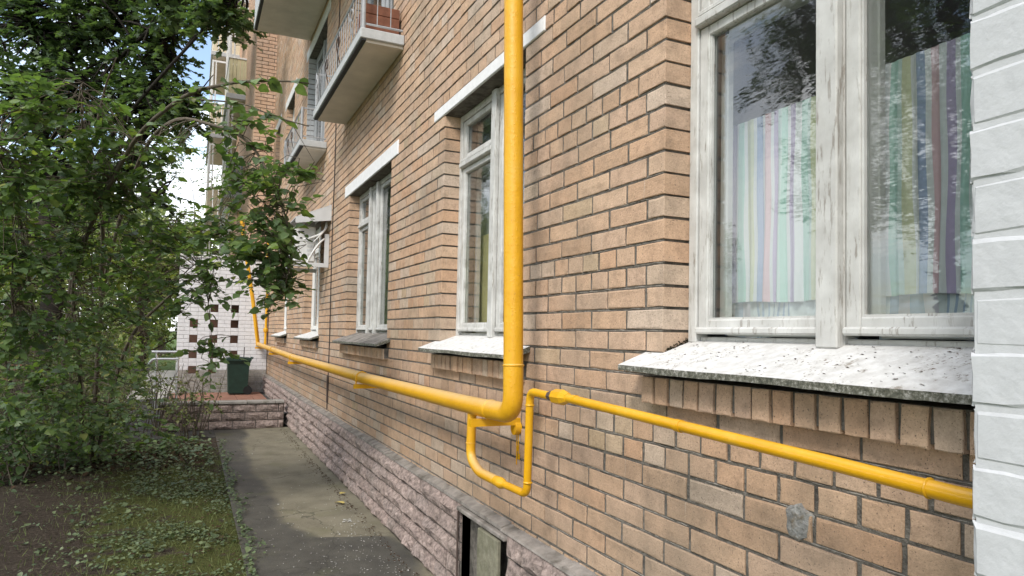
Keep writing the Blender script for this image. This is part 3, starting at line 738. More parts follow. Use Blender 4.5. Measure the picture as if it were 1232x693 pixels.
if far.v: tag(far.build('far_stones', M['stone'], pl), kind='stuff')
# basement vent
a, b, c, d = vent
mb = MB(); mb.add([(PX, a, c), (.11, a, c), (.11, b, c), (PX, b, c), (PX, a, d), (.11, a, d), (.11, b, d), (PX, b, d)], [(0, 1, 2, 3), (7, 6, 5, 4), (4, 5, 1, 0), (5, 6, 2, 1), (6, 7, 3, 2)])
vo = mb.build('basement_vent', M['concrete'], house)
MB().bbox((PX - .034, b - .004, .02), (PX - .022, b + .006, d - .001), .003).build('vent_frame', M['rust_metal'], vo)
MB().bbox((PX - .034, a - .02, d), (PX + .02, b + .02, d + .026), .006).build('vent_lintel', M['ledge'], vo)
for (y, z, w) in ((3.70, .47, .13), (3.62, .40, .2), (3.72, .33, .13), (3.60, .26, .22), (3.72, .20, .12)):
    o = new_obj('brick', brick_mesh(w, .065, .06, 1, M['red_brick']), vo, (.03 + random.uniform(-.01, .02), y, z)); o.rotation_euler = (random.uniform(-.05, .05), 0, random.uniform(-.2, .2))
tag(MB().bbox((PX - .04, 3.24, .02), (PX - .018, 3.51, .515), .004).build('board', M['board'], vo), 'weathered grey green board leaning over half of the basement vent')
# cement patch on the near wall
mb = MB(); rs = random.Random(9); n = 14
ring = [(math.cos(2 * math.pi * k / n), math.sin(2 * math.pi * k / n)) for k in range(n)]
vs = []
for s_, x in ((1.0, .006), (.86, -.005), (.45, -.007)):
    for (cy, cz) in ring: vs.append((x + rs.uniform(-.001, .001), 1.408 + cy * .050 * s_ * rs.uniform(.78, 1.22), 1.065 + cz * .058 * s_ * rs.uniform(.8, 1.2)))
vs.append((-.006, 1.408, 1.065))
fs = [(r_ * n + k, r_ * n + (k + 1) % n, (r_ + 1) * n + (k + 1) % n, (r_ + 1) * n + k) for r_ in range(2) for k in range(n)] + [(2 * n + k, 2 * n + (k + 1) % n, 3 * n) for k in range(n)]
mb.add(vs, [f[::-1] for f in fs] + fs[:0]); mb.build('cement_patch', M['patch'], house)

# ------------------------------------------------------------------ balconies
def balcony(y0, y1, depth, z, top=True, th=.085, rail=True):
    s = MB(); X = -depth
    s.bbox((X, y0, z), (-.002, y1, z + th), .006)
    bal = s.build('balcony', M['grey_band'], house)
    MB().box((X + .05, y0 + .03, z - .022), (-.004, y1 - .03, z - .0)).build('soffit', M['soffit'], bal)
    MB().box((X + .012, y0 + .012, z - .014), (X + .05, y1 - .012, z + .001)).build('drip_strip', M['bitumen'], bal)
    if rail:
        r = MB(); zt = z + th
        for zz, rr_ in ((zt + .42, .012), (zt + .05, .010)):
            r.tube([(-.01, y0 + .04, zz), (X + .03, y0 + .04, zz), (X + .03, y1 - .04, zz), (-.01, y1 - .04, zz)], rr_, 6)
        r.build('railing', M['rail_metal'], bal)
        for y in (y0 + .04, y1 - .04): MB().tube([(X + .03, y, zt), (X + .03, y, zt + .43)], .017, 8).build('post', M['rail_metal'], bal)
        nb = int((y1 - y0) / .11)
        for k in range(1, nb):
            y = y0 + .04 + (y1 - y0 - .08) * k / nb; MB().tube([(X + .03, y, zt + .05), (X + .03, y, zt + .42)], .0042, 5).build('baluster', M['rail_metal'], bal)
        for k in range(1, 3):
            x = X + .03 - (X + .03) * k / 3; MB().tube([(x, y0 + .04, zt + .05), (x, y0 + .04, zt + .42)], .0042, 5).build('baluster', M['rail_metal'], bal)
        for k in range(4):                                # wrought iron scrolls standing off the front rail
            y = y0 + .35 + (y1 - y0 - .6) * k / 3; zc = zt + .22
            P = [(X - .005 - .0 * t, y + (.085 - .009 * t) * math.cos(t * .8), zc + (.085 - .009 * t) * math.sin(t * .8)) for t in [i * .55 for i in range(14)]]
            P = [(X + .03, y + .10, zc - .14)] + P
            MB().tube(smooth_path(P, 3), .0055, 5).build('scroll', M['rail_metal' if k in (0, 3) else 'rust_metal'], bal)
    return bal
balcony(5.55, 7.98, .37, 3.965)
balcony(9.20, 11.05, .35, 3.965)
b0 = balcony(6.6, 11.05, .835, 6.13, rail=False, th=.12)
# parapet of the upper balcony
mb = MB(); mb.box((-.83, 6.62, 6.25), (-.79, 11.03, 7.2)); mb.box((-.79, 10.99, 6.25), (-.01, 11.03, 7.2)); mb.build('parapet', M['grey_band'], b0)
# grey painted jamb bricks of the upper door
MB().box((.0, 11.103, zj(33)), (.005, 11.115, zj(33) + .01))
mb = MB()
for n in range(32, 52): mb.bbox((-.004, 11.092, zj(n) + .005), (.111, 11.104, zj(n + 1) - .005), .003)
tag(mb.build('painted_jamb', M['grey_paint_brick'], house), kind='stuff')
# flower box on the near balcony
fb = thing('flower_box', 'red brown wooden flower box standing on the nearest small balcony behind its railing', 'flower box', (-.16, 5.80, 4.055))
for z in (0, .085, .17): MB().bbox((-.315, 5.655, 4.055 + z), (-.02, 5.672, 4.137 + z), .004).build('plank', M['box_wood'], fb)
for z in (0, .085, .17): MB().bbox((-.315, 5.672, 4.055 + z), (-.30, 5.98, 4.137 + z), .004).build('plank', M['box_wood'], fb)
MB().box((-.30, 5.672, 4.06), (-.03, 5.98, 4.28)).build('soil', M['soil'], fb)

# ------------------------------------------------------------------ air conditioner, canopy, cable
can = thing('metal_canopy', 'grey sheet metal canopy with a wedge shaped side over the air conditioner', 'canopy', (-.01, 8.70, 2.94))
mb = MB(); mb.add([(-.002, 8.70, 3.13), (-.43, 8.70, 2.94), (-.43, 9.95, 2.94), (-.002, 9.95, 3.13), (-.002, 8.70, 3.14), (-.43, 8.70, 2.95), (-.43, 9.95, 2.95), (-.002, 9.95, 3.14)],
                  [(0, 1, 2, 3)[::-1], (4, 5, 6, 7)[::-1], (0, 1, 5, 4), (1, 2, 6, 5), (2, 3, 7, 6), (3, 0, 4, 7)]); mb.build('roof_sheet', M['sheet_metal'], can)
for y in (8.697, 9.945):
    mb = MB(); mb.add([(-.002, y, 2.94), (-.43, y, 2.875), (-.43, y, 2.938), (-.002, y, 3.127), (-.002, y + .006, 2.94), (-.43, y + .006, 2.875), (-.43, y + .006, 2.938), (-.002, y + .006, 3.127)],
                      [(0, 1, 2, 3), (7, 6, 5, 4), (0, 4, 5, 1), (1, 5, 6, 2), (2, 6, 7, 3), (3, 7, 4, 0)]); mb.build('side_plate', M['sheet_metal'], can)
ac = thing('air_conditioner', 'white air conditioner outdoor unit hung on the wall under the grey canopy', 'air conditioner', (-.25, 8.95, 2.42))
MB().bbox((-.40, 8.95, 2.43), (-.145, 9.72, 2.885), .012).build('casing', M['white_plastic'], ac)
mb = MB()
for k in range(9): mb.box((-.404, 9.05, 2.48 + k * .042), (-.399, 9.62, 2.495 + k * .042))
mb.build('grille', M['dark_grille'], ac)
for k in range(5): MB().box((-.25, 8.945, 2.52 + k * .05), (-.17, 8.9505, 2.545 + k * .05)).build('louvre', M['sheet_metal'], ac)
MB().box((-.36, 8.944, 2.80), (-.29, 8.9505, 2.815)).box((-.34, 8.944, 2.72), (-.31, 8.9505, 2.735)).build('label_mark', M['dark_grille'], ac)
MB().box((-.42, 8.80, 2.36), (-.003, 8.84, 2.41)).box((-.06, 8.80, 2.41), (-.003, 8.806, 2.78)).build('bracket', M['sheet_metal'], ac); MB().box((-.42, 9.70, 2.36), (-.003, 9.74, 2.41)).build('bracket', M['sheet_metal'], ac)
mb = MB()
mb.tube(smooth_path([(.0, 8.88, 2.72), (-.07, 8.80, 2.71), (-.15, 8.78, 2.62), (-.22, 8.80, 2.50), (-.28, 8.84, 2.36)], 6), .013, 8)
mb.tube(smooth_path([(-.03, 8.86, 2.93), (-.05, 8.80, 2.85), (-.12, 8.78, 2.77), (-.22, 8.80, 2.72), (-.30, 8.86, 2.70)], 6), .014, 8)
mb.tube(smooth_path([(-.03, 8.86, 2.93), (-.07, 8.79, 2.82), (-.14, 8.76, 2.73), (-.19, 8.80, 2.67)], 6), .009, 8)
mb.build('hose', M['white_plastic'], ac, True)
cb = thing('cable', 'thin dark cable running straight down the brick wall past the small balconies', 'cable', (-.01, 8.60, .63))
mb = MB(); mb.tube([(-.008, 8.56 + .02 * math.sin(z * 3), z) for z in [.62 + .25 * k for k in range(22)]], .0055, 6); mb.build('wire', M['dark_grille'], cb)
MB().bbox((-.02, 8.535, .70), (-.004, 8.59, 1.02), .004).build('cover_strip', M['rust_metal'], cb)

# ------------------------------------------------------------------ gas pipes
gp = thing('gas_pipe', 'thick yellow gas pipe running along the wall and turning straight up beside a window', 'gas pipe', (-.2, 2.87, 1.18))
R = .0455
main = [(-.2, 16.0, 1.245), (-.2, 14.6, 1.229), (-.2, 10.1, 1.176), (-.2, 5.8, 1.172), (-.2, 3.44, 1.192), (-.2, 3.10, 1.198)]
MB().tube(main, R, 20).build('pipe_run', M['pipe'], gp, True)
elb = fillet([(-.2, 3.10, 1.198), (-.2, 2.845, 1.205), (-.2, 2.852, 1.42)], .20, 10)
MB().tube(elb, R + .001, 20).build('elbow', M['pipe'], gp, True)
MB().tube([(-.2, 2.852, 1.42), (-.2, 2.93, 3.156), (-.2, 3.10, 6.6)], R, 20).build('riser', M['pipe'], gp, True)
def ring(p, d, r, w, mat='pipe'):
    p = Vector(p); d = Vector(d).normalized(); return MB().tube([p - d * w, p - d * w * .4, p + d * w * .4, p + d * w], [r - .002, r + .003, r + .003, r - .002], 18).build('weld_bead', M[mat], gp, True)
ring((-.2, 2.852, 1.425), (0, .04, 1), R + .001, .007); ring((-.2, 3.10, 1.198), (0, 1, 0), R + .001, .006); ring((-.2, 6.07, 1.172), (0, 1, 0), R, .008)
far_up = fillet([(-.2, 16.0, 1.245), (-.2, 16.06, 1.25), (-.34, 16.06, 2.23), (-.56, 16.06, 3.505), (-.62, 16.06, 4.0)], .1, 6)
MB().tube(far_up, R, 14).build('far_riser', M['pipe'], gp, True)
for y, z in ((3.20, 1.13), (5.894, 1.105), (10.3, 1.105), (12.97, 1.145), (15.9, 1.175)):
    mb = MB(); zt = z + .012
    mb.prism([(-.268, zt - .038), (-.268, zt), (.0, zt), (.0, zt - .006), (-.262, zt - .006), (-.262, zt - .038)], y - .02, y + .02)
    mb.box((-.262, y - .02, zt - .036), (0, y - .014, zt - .0055)); mb.build('bracket', M['thin_pipe'], gp)
    if y > 4:
        P = [(-.2 + (R + .004) * math.cos(t), y, z + .068 + (R + .004) * math.sin(t)) for t in [math.pi * k / 10 for k in range(11)]]
        MB().tube([(P[0][0], y, zt)] + P + [(P[-1][0], y, zt)], .006, 6).build('pipe_strap', M['thin_pipe'], gp, True)
MB().tube([(-.03, 3.20, 1.09), (.002, 3.20, 1.09)], .036, 14).build('flange', M['thin_pipe'], gp, True)
# branch loop under the elbow
r2 = .024; r3 = .0175
L = fillet([(-.2, 3.345, 1.17), (-.2, 3.355, .925), (-.2, 3.24, .872), (-.2, 2.97, .872)], .055, 6)
MB().tube(L, r2, 16).build('branch_loop', M['pipe'], gp, True)
MB().tube([(-.2, 3.02, .872), (-.2, 2.97, .872), (-.2, 2.955, .872), (-.2, 2.92, .873)], [r2, r2 + .003, r2 + .002, r3], 16).build('reducer', M['thin_pipe'], gp, True)
L = fillet([(-.2, 2.93, .873), (-.2, 2.688, .878), (-.2, 2.676, 1.322), (-.2, 2.50, 1.318), (-.2, 2.28, 1.322)], .045, 7)
MB().tube(L, r3, 16).build('branch_riser', M['thin_pipe'], gp, True)
for p, d in (((-.2, 2.683, .93), (0, 0, 1)), ((-.2, 2.677, 1.262), (0, 0, 1))): ring(p, d, r3, .005, 'thin_pipe')
ring((-.2, 3.354, 1.0), (0, 0, 1), r2, .005)
# union nut and the thin pipe
MB().tube([(-.2, 2.50, 1.318), (-.2, 2.485, 1.319), (-.2, 2.47, 1.3195)], [.0185, .0215, .019], 8).build('union_collar', M['rust_metal'], gp)
MB().tube([(-.2, 2.465, 1.3195), (-.2, 2.445, 1.32), (-.2, 2.38, 1.3215), (-.2, 2.36, 1.322), (-.2, 2.345, 1.322)], [.022, .031, .031, .025, .020], 8).build('union_nut', M['thin_pipe'], gp)
L = fillet([(-.2, 2.36, 1.322), (-.2, 1.13, 1.286), (-.2, .872, 1.2755), (-.2, .80, 1.2755)], .03, 4)
MB().tube(L, r3, 16).build('thin_pipe', M['thin_pipe'], gp, True)
MB().tube([(-.2, 1.685, 1.3015), (-.2, 1.66, 1.301)], r3 + .002, 16).build('coupling', M['thin_pipe'], gp, True)
MB().tube(fillet([(-.2, .905, 1.277), (-.2, .83, 1.274), (-.2, .55, 1.276)], .05, 5), r3 + .0008, 16).build('elbow', M['thin_pipe'], gp, True)
ring((-.2, .90, 1.2768), (0, 1, -.03), r3 + .001, .004, 'thin_pipe')
# paint drips on the bricks below the flange
mb = MB()
for (y, z0_, z1_, w) in ((3.215, .90, 1.06, .004), (3.195, .955, 1.06, .003), (3.19, .93, .96, .012), (3.20, .97, 1.0, .009)): mb.bbox((-.004, y - w, z0_), (.001, y + w, z1_), .002)
tag(mb.build('paint_drip', M['thin_pipe'], house), kind='stuff')
gp2 = thing('gas_pipe', 'thin yellow gas pipe with a valve standing at the far end of the wall', 'gas pipe', (-.06, 15.95, 1.25))
MB().tube([(-.06, 15.95, 1.22), (-.055, 15.95, 2.3), (-.07, 15.95, 3.6)], .028, 10).build('pipe', M['thin_pipe'], gp2, True)
MB().tube([(-.06, 15.95, 1.50), (-.06, 15.95, 1.53), (-.06, 15.95, 1.58), (-.06, 15.95, 1.61)], [.03, .05, .05, .03], 10).build('valve', M['thin_pipe'], gp2)

# ------------------------------------------------------------------ white pier at the right
pier = thing('brick_pier', 'white painted brick pier close at the right edge, standing in front of the nearest window', 'brick pier', (-.5, .5, 0))
wb = MB().box((-.4975, .14, 0), (-.02, .630, 3.6)).build('mortar_core', M['white_wash'], pier)
for n in range(-19, 24):
    z0, z1 = zj(n) + .047, zj(n + 1) + .047
    if z0 < 0: continue
    cuts = [(.634 - .25, .634), (.634 - .506, .634 - .256)] if n % 2 else [(.634 - .12, .634), (.634 - .376, .634 - .126), (.634 - .506, .634 - .382)]
    if .9 < z0 < 2.6:
        for a, b in cuts:
            key = ('pier', round(b - a, 2), random.randrange(5))
            if key not in BM:
                rs = random.Random(str(key)); w, h = b - a, CH - .0035; ny, nzz = 5, 4; vs = []; fs = []
                for j in range(nzz + 1):
                    for i in range(ny + 1):
                        ed = i in (0, ny) or j in (0, nzz)
                        vs.append((.0045 if ed else rs.uniform(-.0005, .0005), -w / 2 + w * (0, .03, .35, .65, .97, 1)[i] + (rs.uniform(-.0018, .0018)), -h / 2 + h * (0, .09, .5, .91, 1)[j] + rs.uniform(-.0022, .0022)))
                for j in range(nzz):
                    for i in range(ny): k = j * (ny + 1) + i; fs.append((k, k + ny + 1, k + ny + 2, k + 1))
                rg = [i for i in range(ny + 1)] + [(ny + 1) * (j + 1) + ny for j in range(nzz)] + [(ny + 1) * nzz + i for i in range(ny - 1, -1, -1)] + [(ny + 1) * j for j in range(nzz - 1, 0, -1)]
                n0 = len(vs); vs += [(.10, vs[i][1], vs[i][2]) for i in rg]; kk = len(rg); fs += [(rg[i], rg[(i + 1) % kk], n0 + (i + 1) % kk, n0 + i) for i in range(kk)]
                me = bpy.data.meshes.new('brick'); me.from_pydata(vs, [], fs); me.materials.append(M['white_wash']); BM[key] = me
            o = new_obj('brick', BM[key], pier, (-.5 - pier.location.x + random.gauss(-.5, .0015) + .5 - .5 + .5, (a + b) / 2 - .5, (z0 + z1) / 2))
            o.rotation_euler = (random.gauss(0, .003), random.gauss(0, .003), random.gauss(0, .003))
    else:
        for a, b in cuts: MB().bbox((-.5, a + .002, z0 + .004), (-.40, b - .002, z1 - .004), .005).build('brick', M['white_wash'], pier)

# ------------------------------------------------------------------ wing with loggias beyond
wing = thing('apartment_wing', 'projecting orange brick wing of the building beyond the small balconies', 'building', (-.2, 16.2, 0))
wc = MB().box((-.425, 16.212, 0), (3.0, 19.6, 12)).build('wing_wall', M['mortar'], wing)
mb = MB()
for n in range(-19, 126):
    z0, z1 = zj(n) + .006, zj(n + 1) - .006
    if z0 < .05: continue
    off = .13 if n % 2 else 0
    x = -.437 - off
    while x < .25:
        a, b = max(x, -.437), min(x + .26, .25)
        if b - a > .03: mb.bbox((a + .006, 16.2, z0), (b - .006, 16.26, z1), .004)
        x += .26
    y = 16.2 - off
    while y < 19.6:
        a, b = max(y, 16.262), min(y + .26, 19.6)
        if b - a > .03: mb.bbox((-.437, a + .006, z0), (-.38, b - .006, z1), .004)
        y += .26
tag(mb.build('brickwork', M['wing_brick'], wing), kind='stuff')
def loggia(name_label, Y0, Y1, X0, X1, floors, panels, grp=None):
    t = thing('loggia_stack', name_label, 'balconies', ((X0 + X1) / 2, Y0, 0), grp)
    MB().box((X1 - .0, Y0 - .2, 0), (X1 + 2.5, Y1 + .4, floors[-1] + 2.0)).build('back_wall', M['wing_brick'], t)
    for zf, (sm, fm) in zip(floors, panels):
        MB().bbox((X0 - .05, Y0 - .03, zf - .14), (X1, Y1 + .03, zf), .01).build('slab', M['grey_band'], t)
        MB().box((X0 + .01, Y0, zf - .155), (X1 - .01, Y1, zf - .141)).build('soffit', M['soffit'], t)
        n = 5
        for k in range(n):                                # side cladding boards
            a = X0 + (X1 - X0) * k / n; b = X0 + (X1 - X0) * (k + 1) / n
            MB().bbox((a + .004, Y0 + .001, zf + .001), (b - .004, Y0 + .03, zf + .95), .004).build('cladding_board', M[sm], t)
        m = 4
        for k in range(m):
            a = Y0 + .04 + (Y1 - Y0 - .04) * k / m; b = Y0 + .04 + (Y1 - Y0 - .04) * (k + 1) / m
            MB().bbox((X0, a + .006, zf + .002), (X0 + .035, b - .006, zf + .95), .004).build('cladding_board', M[fm], t)
        # glazing frame above the parapet
        f = MB(); f.bbox((X0 - .02, Y0 - .02, zf + .951), (X1, Y0 + .05, zf + 1.0), .005); f.bbox((X0 - .02, Y0 + .051, zf + .951), (X0 + .05, Y1, zf + 1.0), .005)
        for k in range(5): y = Y0 + (Y1 - Y0 - .05) * k / 4; f.bbox((X0, y, zf + 1.001), (X0 + .05, y + .05, zf + 2.35), .005)
        f.bbox((X0 + .001, Y0, zf + 2.351), (X0 + .051, Y1, zf + 2.41), .005); f.bbox((X0 + .052, Y0, zf + 2.35), (X1, Y0 + .05, zf + 2.41), .005)
        f.bbox((X0 + .10, Y0 + .002, zf + 1.001), (X0 + .14, Y0 + .048, zf + 2.349), .005)
        f.build('glazing_frame', M['white_plastic'], t)
    return t
loggia('nearer stack of glazed balconies with yellow and grey blue side panels beyond the brick wing', 19.7, 22.6, -.86, -.40, [2.4, 5.20, 7.86, 10.52], [('blue_panel', 'cream_panel'), ('blue_panel', 'cream_panel'), ('yellow_panel', 'cream_panel'), ('soffit', 'cream_panel')])
loggia('farther stack of cream fronted glazed balconies partly hidden behind the nearer stack', 24.2, 28.2, -1.22, -.40, [2.4, 5.15, 7.9, 10.6], [('cream_panel', 'cream_panel'), ('cream_panel', 'cream_panel'), ('cream_panel', 'cream_panel'), ('cream_panel', 'cream_panel')])

# ------------------------------------------------------------------ perforated white screen wall
scr = thing('screen_wall', 'white painted brick screen wall with square openings behind the green wheelie bin', 'wall', (-.9, 16.15, 0))
SX0, SX1, SZT = -1.80, -.012, 3.06
hx = {0: (-1.565, -1.41), 1: (-1.175, -1.02), 2: (-.765, -.61)}
def hole(n, x):                                          # courses come in fours: two open, two closed
    c = None
    for k, (a, b) in hx.items():
        if a - .002 < x < b + .002: c = k
    if c is None: return False
    i = n % 4 in (0, 1)
    lo, hi = (-14, 3) if c == 0 else (-14, 7)
    return i and lo <= n <= hi
mb = MB(); mg = MB()
for n in range(-19, 18):
    z0, z1 = zj(n) + .003, zj(n + 1) - .003
    if z0 < -.02: continue
    xs = SX0; edges = sorted([SX0, SX1] + [v for a, b in hx.values() for v in (a, b)])
    for a, b in zip(edges[:-1], edges[1:]):
        if hole(n, (a + b) / 2): continue
        x = a; off = .13 if n % 2 else 0
        while x < b - 1e-6:
            x2 = min(b, x + (.26 - off if off and x == a else .26)); (mg if z0 < .62 else mb).bbox((x + .003, 16.04, z0 + .001), (x2 - .003, 16.16, z1 - .001), .004); x = x2
core = MB(); 
for a, b in zip(edges[:-1], edges[1:]):
    for n in range(-19, 18):
        if not hole(n, (a + b) / 2) and zj(n) > -.02: core.box((a, 16.046, zj(n)), (b, 16.15, zj(n + 1)))
core.build('joint_mortar', M['joint_paint'], scr)
tag(mb.build('brickwork', M['pale_pink_paint'], scr), kind='stuff'); tag(mg.build('base_brickwork', M['concrete'], scr), 'bare grey lower courses', kind='stuff')
MB().bbox((SX0 - .03, 16.02, SZT + .01), (SX1, 16.18, SZT + .08), .006).build('coping', M['white_plaster'], scr)
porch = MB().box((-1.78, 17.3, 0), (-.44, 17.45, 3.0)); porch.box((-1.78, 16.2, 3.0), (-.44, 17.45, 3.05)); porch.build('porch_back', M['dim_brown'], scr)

# ------------------------------------------------------------------ low stone wall and porch floor
low = thing('low_stone_wall', 'low pinkish stone wall with a flat top across the far end of the path', 'wall', (-.9, 11.65, 0))
MB().box((-1.92, 11.665, -.05), (-.135, 11.86, .395)).build('wall_core', M['mortar'], low)
for r_ in range(3):
    x = -1.92; first = True
    while x < -.14:
        w = .34 if not (first and r_ % 2) else .18; first = False
        x2 = min(x + w, -.135)
        if x2 - x > .04:
            me = stone_mesh(x2 - x - .012, .118, .03, random.randrange(6), .028)
            o = new_obj('stone', me, low, ((x + x2) / 2 + .9, .003, .068 + r_ * .13)); o.rotation_euler = (0, 0, math.pi / 2)
        x = x2
x = -1.95
while x < -.14:
    x2 = min(x + .42, -.133); MB().bbox((x + .003, 11.62, .396), (x2 - .003, 11.88, .436), .006).build('coping_slab', M['concrete'], low); x = x2
pf = MB()
pf.box((-1.9, 11.862, -.05), (-.0, 16.03, .20)); tag(pf.build('porch_floor', M['yard'], None), kind='structure')
fl = bpy.data.objects['porch_floor']
y = 11.9
tb = MB()
while y < 15.98:
    x = -1.88
    while x < -.16:
        tb.bbox((x + .004, y + .004, .2005), (min(x + .30, -.14) - .004, min(y + .30, 16.0) - .004, .214), .003); x += .30
    y += .30
tag(tb.build('floor_tiles', M['red_tile'], fl), kind='stuff')

# ------------------------------------------------------------------ wheelie bin
wbn = thing('wheelie_bin', 'dark green wheelie bin behind the low stone wall, before the white screen wall', 'bin', (-.62, 15.5, .214))
x0, y0, z0 = -.62, 15.5, .214
def tap(mb, w0, d0, w1, d1, za, zb, cx_, cy_, sh=0):
    mb.add([(cx_ - w0 / 2, cy_ - d0 / 2, za), (cx_ + w0 / 2, cy_ - d0 / 2, za), (cx_ + w0 / 2, cy_ + d0 / 2, za), (cx_ - w0 / 2, cy_ + d0 / 2, za),
            (cx_ - w1 / 2, cy_ - d1 / 2 - sh, zb), (cx_ + w1 / 2, cy_ - d1 / 2 - sh, zb), (cx_ + w1 / 2, cy_ + d1 / 2, zb), (cx_ - w1 / 2, cy_ + d1 / 2, zb)],
           [(0, 3, 2, 1), (4, 5, 6, 7), (0, 1, 5, 4), (1, 2, 6, 5), (2, 3, 7, 6), (3, 0, 4, 7)])
mb = MB(); tap(mb, .36, .36, .42, .46, z0 + .03, z0 + .66, x0, y0); tap(mb, .45, .50, .46, .51, z0 + .66, z0 + .70, x0, y0); mb.build('body', M['bin_plastic'], wbn)
mb = MB(); mb.prism([(x0 - .25, z0 + .702), (x0 - .255, z0 + .725), (x0 - .22, z0 + .76), (x0, z0 + .772), (x0 + .22, z0 + .76), (x0 + .24, z0 + .725), (x0 + .24, z0 + .702)], y0 - .28, y0 + .26); mb.build('lid', M['bin_plastic'], wbn)
MB().tube([(x0 + .24, y0 - .15, z0 + .735), (x0 + .275, y0 - .15, z0 + .76), (x0 + .275, y0 + .15, z0 + .76), (x0 + .24, y0 + .15, z0 + .735)], .016, 8).build('handle', M['bin_plastic'], wbn)
for dy in (-.17, .17): MB().tube([(x0 + .19, y0 + dy - .025, z0 + .09), (x0 + .19, y0 + dy + .025, z0 + .09)], .09, 16).build('wheel', M['rubber'], wbn)
MB().tube([(x0 + .10, y0 - .1, z0 + .76), (x0 + .105, y0 - .1, z0 + .98)], .009, 6).build('rod', M['rubber'], wbn)

# ------------------------------------------------------------------ handrail and bench
hr = thing('handrail', 'bright metal handrail with two rails left of the white screen wall', 'handrail', (-1.95, 13.0, 0))
for z in (1.04, 1.16): MB().tube(fillet([(-1.70, 13.0, z), (-2.1, 13.0, z), (-2.16, 13.05, z - .10 if z < 1.1 else z)], .05, 4), .022, 10).build('rail', M['steel'], hr, True)
for x in (-2.04, -1.72): MB().tube([(x, 13.0, 0), (x, 13.0, 1.16)], .02, 10).build('post', M['steel'], hr, True)
bn = thing('park_bench', 'brown slatted bench with black ends half hidden by the shrub at far left', 'bench', (-4.85, 18.0, 0))
for z in (.40, .49): MB().bbox((-5.6, 17.9, z + .15), (-4.6, 17.93, z + .22), .005).build('backrest_slat', M['bench_wood'], bn)
for y in (17.60, 17.70, 17.80): MB().bbox((-5.6, y, .40), (-4.6, y + .08, .43), .005).build('seat_slat', M['bench_wood'], bn)
for x in (-5.58, -4.62): MB().box((x - .02, 17.6, 0), (x + .02, 17.64, .399)).box((x - .02, 17.86, 0), (x + .02, 17.899, .75)).box((x - .02, 17.64, .36), (x + .02, 17.86, .398)).build('bench_end', M['rubber'], bn)

# ------------------------------------------------------------------ ground
def sheet(name, x0, x1, y0, y1, step, mat, zf, attr=None, fn=None):
    xs = np.arange(x0, x1 + 1e-6, step); ys = np.arange(y0, y1 + 1e-6, step); nx, ny = len(xs), len(ys)
    me = bpy.data.meshes.new(name)
    me.from_pydata([(x, y, zf(x, y)) for y in ys for x in xs], [], [(j * nx + i, j * nx + i + 1, (j + 1) * nx + i + 1, (j + 1) * nx + i) for j in range(ny - 1) for i in range(nx - 1)])
    me.materials.append(mat); me.polygons.foreach_set('use_smooth', [True] * len(me.polygons))
    if attr:
        at = me.attributes.new(attr, 'FLOAT', 'POINT'); at.data.foreach_set('value', [float(fn(x, y)) for y in ys for x in xs])
    me.update(); return tag(new_obj(name, me), kind='structure')
from mathutils import noise as mn
def nzs(x, y, s, seed=0.0): return mn.noise(Vector((x * s, y * s, seed)))
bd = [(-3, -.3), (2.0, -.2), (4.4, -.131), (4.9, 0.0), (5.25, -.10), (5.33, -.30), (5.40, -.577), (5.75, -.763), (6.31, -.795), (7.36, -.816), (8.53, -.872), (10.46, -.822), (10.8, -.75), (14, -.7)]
def dark_part(x, y):  # mask of the darker asphalt left of a wavy edge line
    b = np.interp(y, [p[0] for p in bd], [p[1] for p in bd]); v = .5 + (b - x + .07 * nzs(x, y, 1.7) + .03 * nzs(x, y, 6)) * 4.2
    # paler ring at the nearest part of the path
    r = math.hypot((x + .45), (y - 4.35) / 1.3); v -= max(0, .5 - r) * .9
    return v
sheet('path', -1.16, -.06, -3.0, 11.7, .05, M['asphalt'], lambda x, y: .004 + .006 * nzs(x, y, .9), 'dark_part', dark_part)
def moss(x, y):
    px_, py_, d_ = px_of((x, y, 0)) if y > .5 else (0, 0, 1)
    v = .50 + (x + 2.0) * .35 + .5 * nzs(x, y, .8, 3.1)
    if y > 8.2: v -= (y - 8.2) * .55
    if x < -2.2 and y < 7.6: v -= .35
    return v
def lawn_z(x, y): return -.012 + .03 * nzs(x, y, .7) + .014 * nzs(x, y, 3) - max(0, (x + 1.5)) * .04
sheet('lawn', -7.0, -1.10, 1.5, 11.2, .07, M['soil'], lawn_z, 'moss', moss)
tag(MB().box((-300, -200, -.30), (300, 400, -.06)).build('ground', M['meadow'], None), kind='structure')
mb = MB(); mb.box((-2.5, 10.95, -.2), (-1.161, 16.9, .0)); mb.box((-1.161, 11.72, -.2), (-.14, 16.9, -.002)); tag(mb.build('yard', M['yard'], None), kind='structure')
mb = MB()
y = 16.95
while y < 28:
    for x in (-2.60, -2.18, -1.76): mb.bbox((x - .20, y + .005, -.2), (x + .20, y + .405, .02), .006)
    y += .41
tag(mb.build('paving', M['slab'], None), kind='structure')
tag(MB().box((-60, 29, -.2), (-2.9, 31.5, -.01)).build('road', M['yard'], None), kind='structure')
